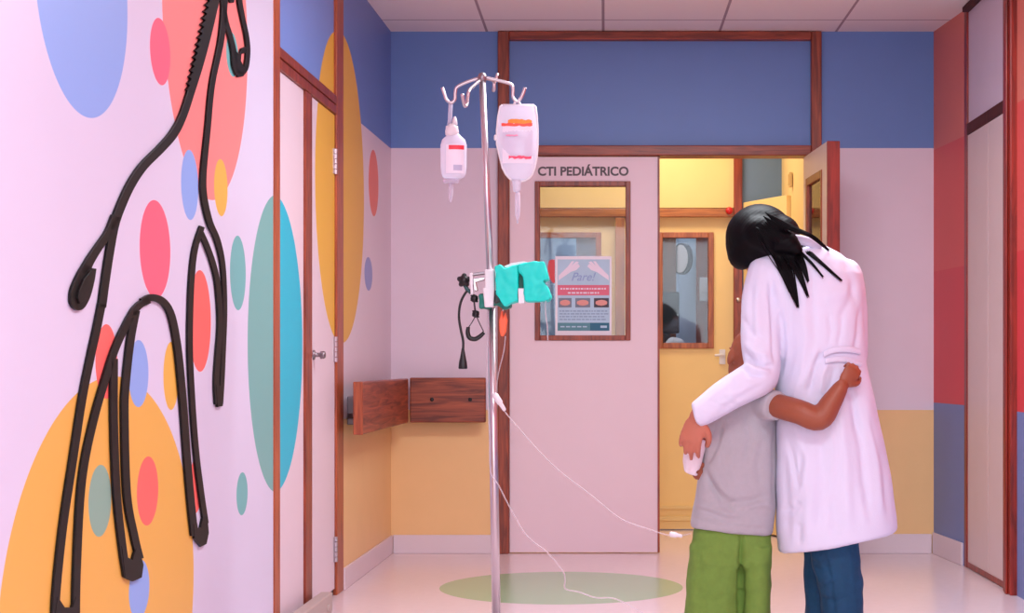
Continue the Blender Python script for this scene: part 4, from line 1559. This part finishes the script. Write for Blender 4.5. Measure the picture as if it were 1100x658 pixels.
def shoe(an, parent, m_, s=1.0, yaw=0.0):
    bm = bmesh.new()
    d = V(math.sin(yaw), math.cos(yaw), 0)
    r = V(d.y, -d.x, 0)
    g = V(an.x, an.y, 0)
    ball(bm, g - d * .02 * s + V(0, 0, .035 * s), (.036 * s, .05 * s, .033 * s), (r, d, V(0, 0, 1)))
    ball(bm, g + d * .09 * s + V(0, 0, .03 * s), (.045 * s, .1 * s, .028 * s), (r, d, V(0, 0, 1)))
    ball(bm, g + V(0, 0, .07 * s), (.042 * s, .05 * s, .035 * s), (r, d, V(0, 0, 1)))
    box(bm, g.x - .035 * s, g.x + .035 * s, g.y - .06 * s, g.y + .16 * s, 0.001, .018)
    me_ = fuse(bm, .006, 4)
    for v in me_.vertices:
        v.co.z = max(v.co.z, .0005)
    return link('shoe', me_, m_, parent, smooth=True)


for an in (aL, aR):
    shoe(an, wo, mat('dark shoe leather', (40, 34, 36), .5))

# hair: cap over the skull plus locks spilling over the collar
bm = bmesh.new()
upn = hup.normalized(); fn = (hface - upn * hface.dot(upn)).normalized(); rn = fn.cross(upn)
ball(bm, W(816, 254, .045), (.112, .112, .107), sub=4)
ball(bm, W(800, 262, .05), (.064, .08, .072))
ball(bm, W(835, 256, .01), (.07, .075, .07))
ball(bm, W(845, 258, -.02), (.045, .05, .045))
limb(bm, [W(814, 250, -.03), W(832, 256, -.05), W(846, 262, -.07), W(856, 268, -.085)], [.06, .055, .042, .022])
ball(bm, W(838, 251, .01), (.066, .07, .062))
ball(bm, W(797, 270, .04), (.05, .07, .062))
hm = fuse(bm, .006, 16)
# combed ridges
hm.update()
for v in hm.vertices:
    q = v.co - hc
    ang = math.atan2(q.dot(V(.3, -.9, .2)), q.dot(V(-.5, 0, .8)))
    v.co = v.co + v.normal * (.0006 * math.sin(ang * 60 + 6 * noise.noise(v.co * 10)) + .003 * noise.noise(v.co * 9))
hm.update()
hair = link('hair', hm, HAIRM, wo, smooth=True)
locks = [
    ([(812, 244), (826, 258), (837, 274), (845, 292), (851, 310), (857, 329)], [1, 16, 17, 12, 7.5, 1]),
    ([(818, 240), (834, 256), (848, 274), (858, 294), (868, 318)], [1, 14, 11, 6, .8]),
    ([(822, 238), (840, 256), (854, 270), (862, 284), (868, 302)], [1, 11, 8, 5.5, .8]),
    ([(820, 232), (838, 246), (858, 262), (878, 279), (904, 301)], [1, 11, 8, 3.6, .6]),
    ([(822, 228), (840, 240), (856, 247), (872, 254), (890, 268)], [1, 10, 8, 5, .6]),
    ([(826, 244), (842, 256), (858, 269), (872, 283), (884, 297)], [4, 6, 3, 2, .5]),
    ([(820, 256), (832, 268), (840, 290), (848, 312)], [6, 9, 5, .6]),
]
bm = bmesh.new()
hair_bvh = BVHTree.FromPolygons([v.co.copy() for v in hm.vertices], [tuple(p.vertices) for p in hm.polygons])
for pts, ws in locks:
    p3 = []
    for (x, y), w_ in zip(pts, ws):
        a_ = cast(x, y, .007); b2 = cast(x, y, .003, hair_bvh, 99)
        p3.append(a_ if a_.y < b2.y else b2)
    tube(bm, p3, [w_ * YW0 / F * .36 for w_ in ws], 12, smooth=7, flat=.4)
    nst = 7 + int(max(ws) * .8)
    for k in range(nst):
        o2 = -0.62 + 1.24 * k / (nst - 1)
        q3 = []
        for p, w_ in zip(p3, ws):
            f_ = w_ * YW0 / F
            q3.append(p + V(o2 * f_, -.002 - .003 * (1 - abs(o2)), random.uniform(-.12, .12) * f_))
        q3[-1] = q3[-1] + V(o2 * .003, 0, -random.uniform(-.002, .006))
        tube(bm, q3, ([.0004, .0017, .0018, .0016, .0013, .0009][:len(q3) - 1]) + [.0006], 6, smooth=7)
obj('hair_lock', bm, HAIRM, hair, smooth=True)

# ---- child
YC0 = 5.5
C = lambda px, py, dy=0.0: P(px, py, YC0 + dy)
bm = bmesh.new()
ccen = C(804, 386, .05)
LC = head_shape(bm, ccen, V(.2, .0, 1), V(-.36, .95, -.12), .88)
limb(bm, [C(800, 428, .03), C(802, 412, .04), C(803, 402, .05)], [.045, .038, .038])
loft(bm, [se_ring(C(x, y, .04), V(a_, 0, 0), V(0, b_, 0), 24, 2.2) for x, y, a_, b_ in
          ((798, 420, .06, .05), (798, 432, .10, .06), (796, 470, .095, .065), (792, 520, .095, .065), (787, 560, .105, .075), (784, 585, .10, .07))])
# right arm round the woman's back
sR = C(820, 433, .0); elR = C(880, 449, -.165); wrR = C(903, 416, -.165)
limb(bm, [sR, C(836, 436, -.09), C(858, 442, -.155), elR, C(893, 432, -.165), wrR], [.040, .040, .040, .040, .034, .025])
hand_shape(bm, C(905, 413, -.165), V(.62, .15, .78), V(-.1, .95, .1), .74, (.75, 1.0, .8), -1, thumb_curl=.6)
# left arm, bandaged
elL = C(752, 478, .0); wrL = C(744, 496, .0)
limb(bm, [C(772, 436, .03), C(762, 455, .02), C(751, 474, .0), C(745, 490, .0), C(743.5, 500, .0)], [.038, .034, .03, .026, .021])
hand_shape(bm, C(744, 494, .0), V(.36, .12, -.93), V(.3, .9, .2), .54, (.2, .25, .25), 1)
caL = V(C(762, 0).x, YC0 + .04, .07); caR = V(C(812, 0).x, YC0 + .05, .07)
limb(bm, [C(767, 575, .04), C(765, 630, .04), caL], [.055, .045, .032])
limb(bm, [C(810, 575, .05), C(813, 630, .05), caR], [.045, .034, .03])
for an in (caL, caR):
    tube(bm, [an, an + V(0, .03, -.035), an + V(.0, .09, -.052), an + V(0, .13, -.055)], [.03, .03, .024, .014], 12, smooth=4)
me = fuse(bm, .0042, 4)
ch = link('person', me, SKINC, loc=V(C(786, 0).x, YC0, 0), smooth=True)
tag(ch, 'child in a grey T-shirt and green trousers, back turned, leaning on the white coat', 'person')
eyes(ch, LC, .86)

SHIRT = mat('heather grey jersey', (176, 170, 176), .85, var=.06, scale=60, bump=.25, bscale=260, sheen=.1)
bm = bmesh.new()
RS = [(418, 782, 818, 418, .05), (424, 772, 827, 423, .07), (434, 763, 832, 432, .08), (450, 758.5, 834, 450, .086), (480, 754, 834, 480, .09), (510, 750, 834, 510, .092),
      (540, 745.5, 833, 545, .098), (562, 741.5, 830.5, 570, .105), (565.5, 742, 829, 574, .103)]
rings = []
for yl, xa, xb, yr, dep in RS:
    A = C(xa, yl, .04); B = C(xb, yr, .04)
    rings.append(se_ring((A + B) / 2, (B - A) / 2, V(0, dep, 0), 48, 2.5))
loft(bm, rings)
tube(bm, [C(808, 430, .02), C(822, 433, -.03), C(833, 436, -.085), C(834.5, 436.5, -.088)], [.052, .053, .051, .049], 18, smooth=4)
tube(bm, [C(782, 432, .03), C(768, 446, .02), C(757, 462, .01), C(756, 464, .01)], [.05, .05, .046, .044], 16, smooth=4)
sm_ = fuse(bm, .006, 4)
sculpt(sm_, [(p_, w_, d_ * 1.5) for p_, w_, d_ in [
    ([(754, 500), (766, 522), (784, 540), (808, 538), (828, 530)], 4, -.006), ([(760, 512), (776, 540), (790, 552)], 3.5, -.007), ([(748, 540), (768, 548), (790, 556)], 3.5, .006),
    ([(764, 500), (776, 524), (790, 536)], 4, .006), ([(745, 556), (770, 560), (800, 566), (828, 568)], 1.6, -.004), ([(752, 545), (775, 554), (800, 560)], 3, -.005),
    ([(770, 448), (764, 470), (756, 484)], 3, .006), ([(776, 450), (770, 476), (760, 498)], 3, -.006), ([(832, 460), (832, 500), (831, 540)], 3, -.005), ([(800, 545), (815, 541), (830, 542)], 3, .005), ([(800, 440), (806, 470), (800, 500)], 4, -.003), ([(780, 470), (778, 500), (784, 520)], 4, -.003), ([(820, 470), (814, 500), (818, 525)], 4, -.003)]])
jitter(sm_, .0035, 12, 9)
link('t_shirt', sm_, SHIRT, ch, smooth=True)

GREEN = mat('green cotton', (112, 146, 60), .85, var=.14, scale=50, bump=.3, bscale=180)
bm = bmesh.new()
rings = []
for y, xa, xb, dep in ((548, 756, 822, .07), (562, 749, 825, .085), (572, 744, 828, .092), (590, 741.5, 829, .094), (606, 744, 826, .085), (614, 756, 816, .04)):
    A = C(xa, y, .04); B = C(xb, y, .04)
    rings.append(se_ring((A + B) / 2, (B - A) / 2, V(0, dep, 0), 40, 2.4))
loft(bm, rings)
for xs_ in (((741, 797), (739, 797), (736.5, 796.5), (735, 796), (735, 795)), ((795, 829), (795.5, 828.5), (796, 828), (796.5, 827), (797, 827))):
    rings = []
    for (xa, xb), y in zip(xs_, (585, 610, 640, 680, 716)):
        A = C(xa, y, .04); B = C(xb, y, .04)
        rings.append(se_ring((A + B) / 2, (B - A) / 2, V(0, .094 if xa < 790 else .088, 0), 32, 2.3))
    loft(bm, rings)
pm = fuse(bm, .0055, 3)
sculpt(pm, [([(797, 568), (796, 600), (796, 640), (796, 690)], 2.5, -.022), ([(750, 600), (770, 608), (788, 604)], 4, .004), ([(745, 640), (765, 646), (785, 640)], 4, -.004),
            ([(803, 600), (812, 606), (824, 602)], 4, .004), ([(748, 580), (752, 620), (748, 655)], 4, -.004)])
jitter(pm, .004, 25, 4)
link('trousers', pm, GREEN, ch, smooth=True)
for an in (caL, caR):
    shoe(an, ch, mat('grey canvas shoe', (120, 116, 124), .6), .72)

GAUZE = mat('white gauze', (240, 228, 234), .85, var=.03, bump=.4, bscale=150)
bm = bmesh.new()
tube(bm, [C(749.5, 470, -.004), C(746, 482, -.004), C(743.8, 494, -.004), C(743, 504, -.004), C(743, 505, -.004)], [.034, .034, .031, .027, .024], 18, smooth=5)
bd = fuse(bm, .004, 4)
jitter(bd, .003, 40, 1)
link('bandage', bd, GAUZE, ch, smooth=True)
# ------------------------------------------------------------------ camera, light, view
cam = bpy.data.cameras.new('camera')
cam.sensor_fit = 'HORIZONTAL'
cam.sensor_width = 36
cam.lens = 36 * F / 1100
cam.shift_x = -(PX - 550) / 1100
cam.shift_y = (PY - 329) / 1100
cam.clip_start = .05
co = bpy.data.objects.new('camera', cam)
COL.objects.link(co)
co.location = (0, 0, CAMZ)
co.rotation_euler = (math.pi / 2, 0, 0)
SC.camera = co


def area(name, loc, size, power, col, rot=(0, 0, 0), sizey=None):
    l = bpy.data.lights.new(name, 'AREA')
    l.energy = power
    l.color = col
    l.shape = 'RECTANGLE'
    l.size = size
    l.size_y = sizey or size
    o = bpy.data.objects.new(name, l)
    COL.objects.link(o)
    o.location = loc
    o.rotation_euler = rot
    return o


area('ceiling_lamp_light', (.5, 2.6, 2.77), 1.2, 52, (.90, .97, 1.03), sizey=.6)
area('ceiling_lamp_light', (.5, 6.0, 2.77), 1.2, 58, (.90, .97, 1.03), sizey=.6)
area('corridor_window_light', (.3, -1.6, 1.7), 2.6, 80, (.90, .97, 1.04), rot=(math.radians(90), 0, 0), sizey=1.8)
area('anteroom_lamp_light', (.2, 9.6, 2.77), .9, 19, (1, .86, .62), sizey=.4)
area('ward_lamp_light', (.2, 11.6, 2.77), 1.2, 22, (.95, .97, 1), sizey=.8)
wd = bpy.data.worlds.new('world')
SC.world = wd
wd.use_nodes = True
bgn = wd.node_tree.nodes['Background']
bgn.inputs[0].default_value = (.90, .96, 1.03, 1)
bgn.inputs[1].default_value = .5
SC.view_settings.view_transform = 'Standard'
SC.view_settings.look = 'None'
SC.view_settings.gamma = 1
SC.view_settings.use_curve_mapping = False
SC.view_settings.exposure = 0.2
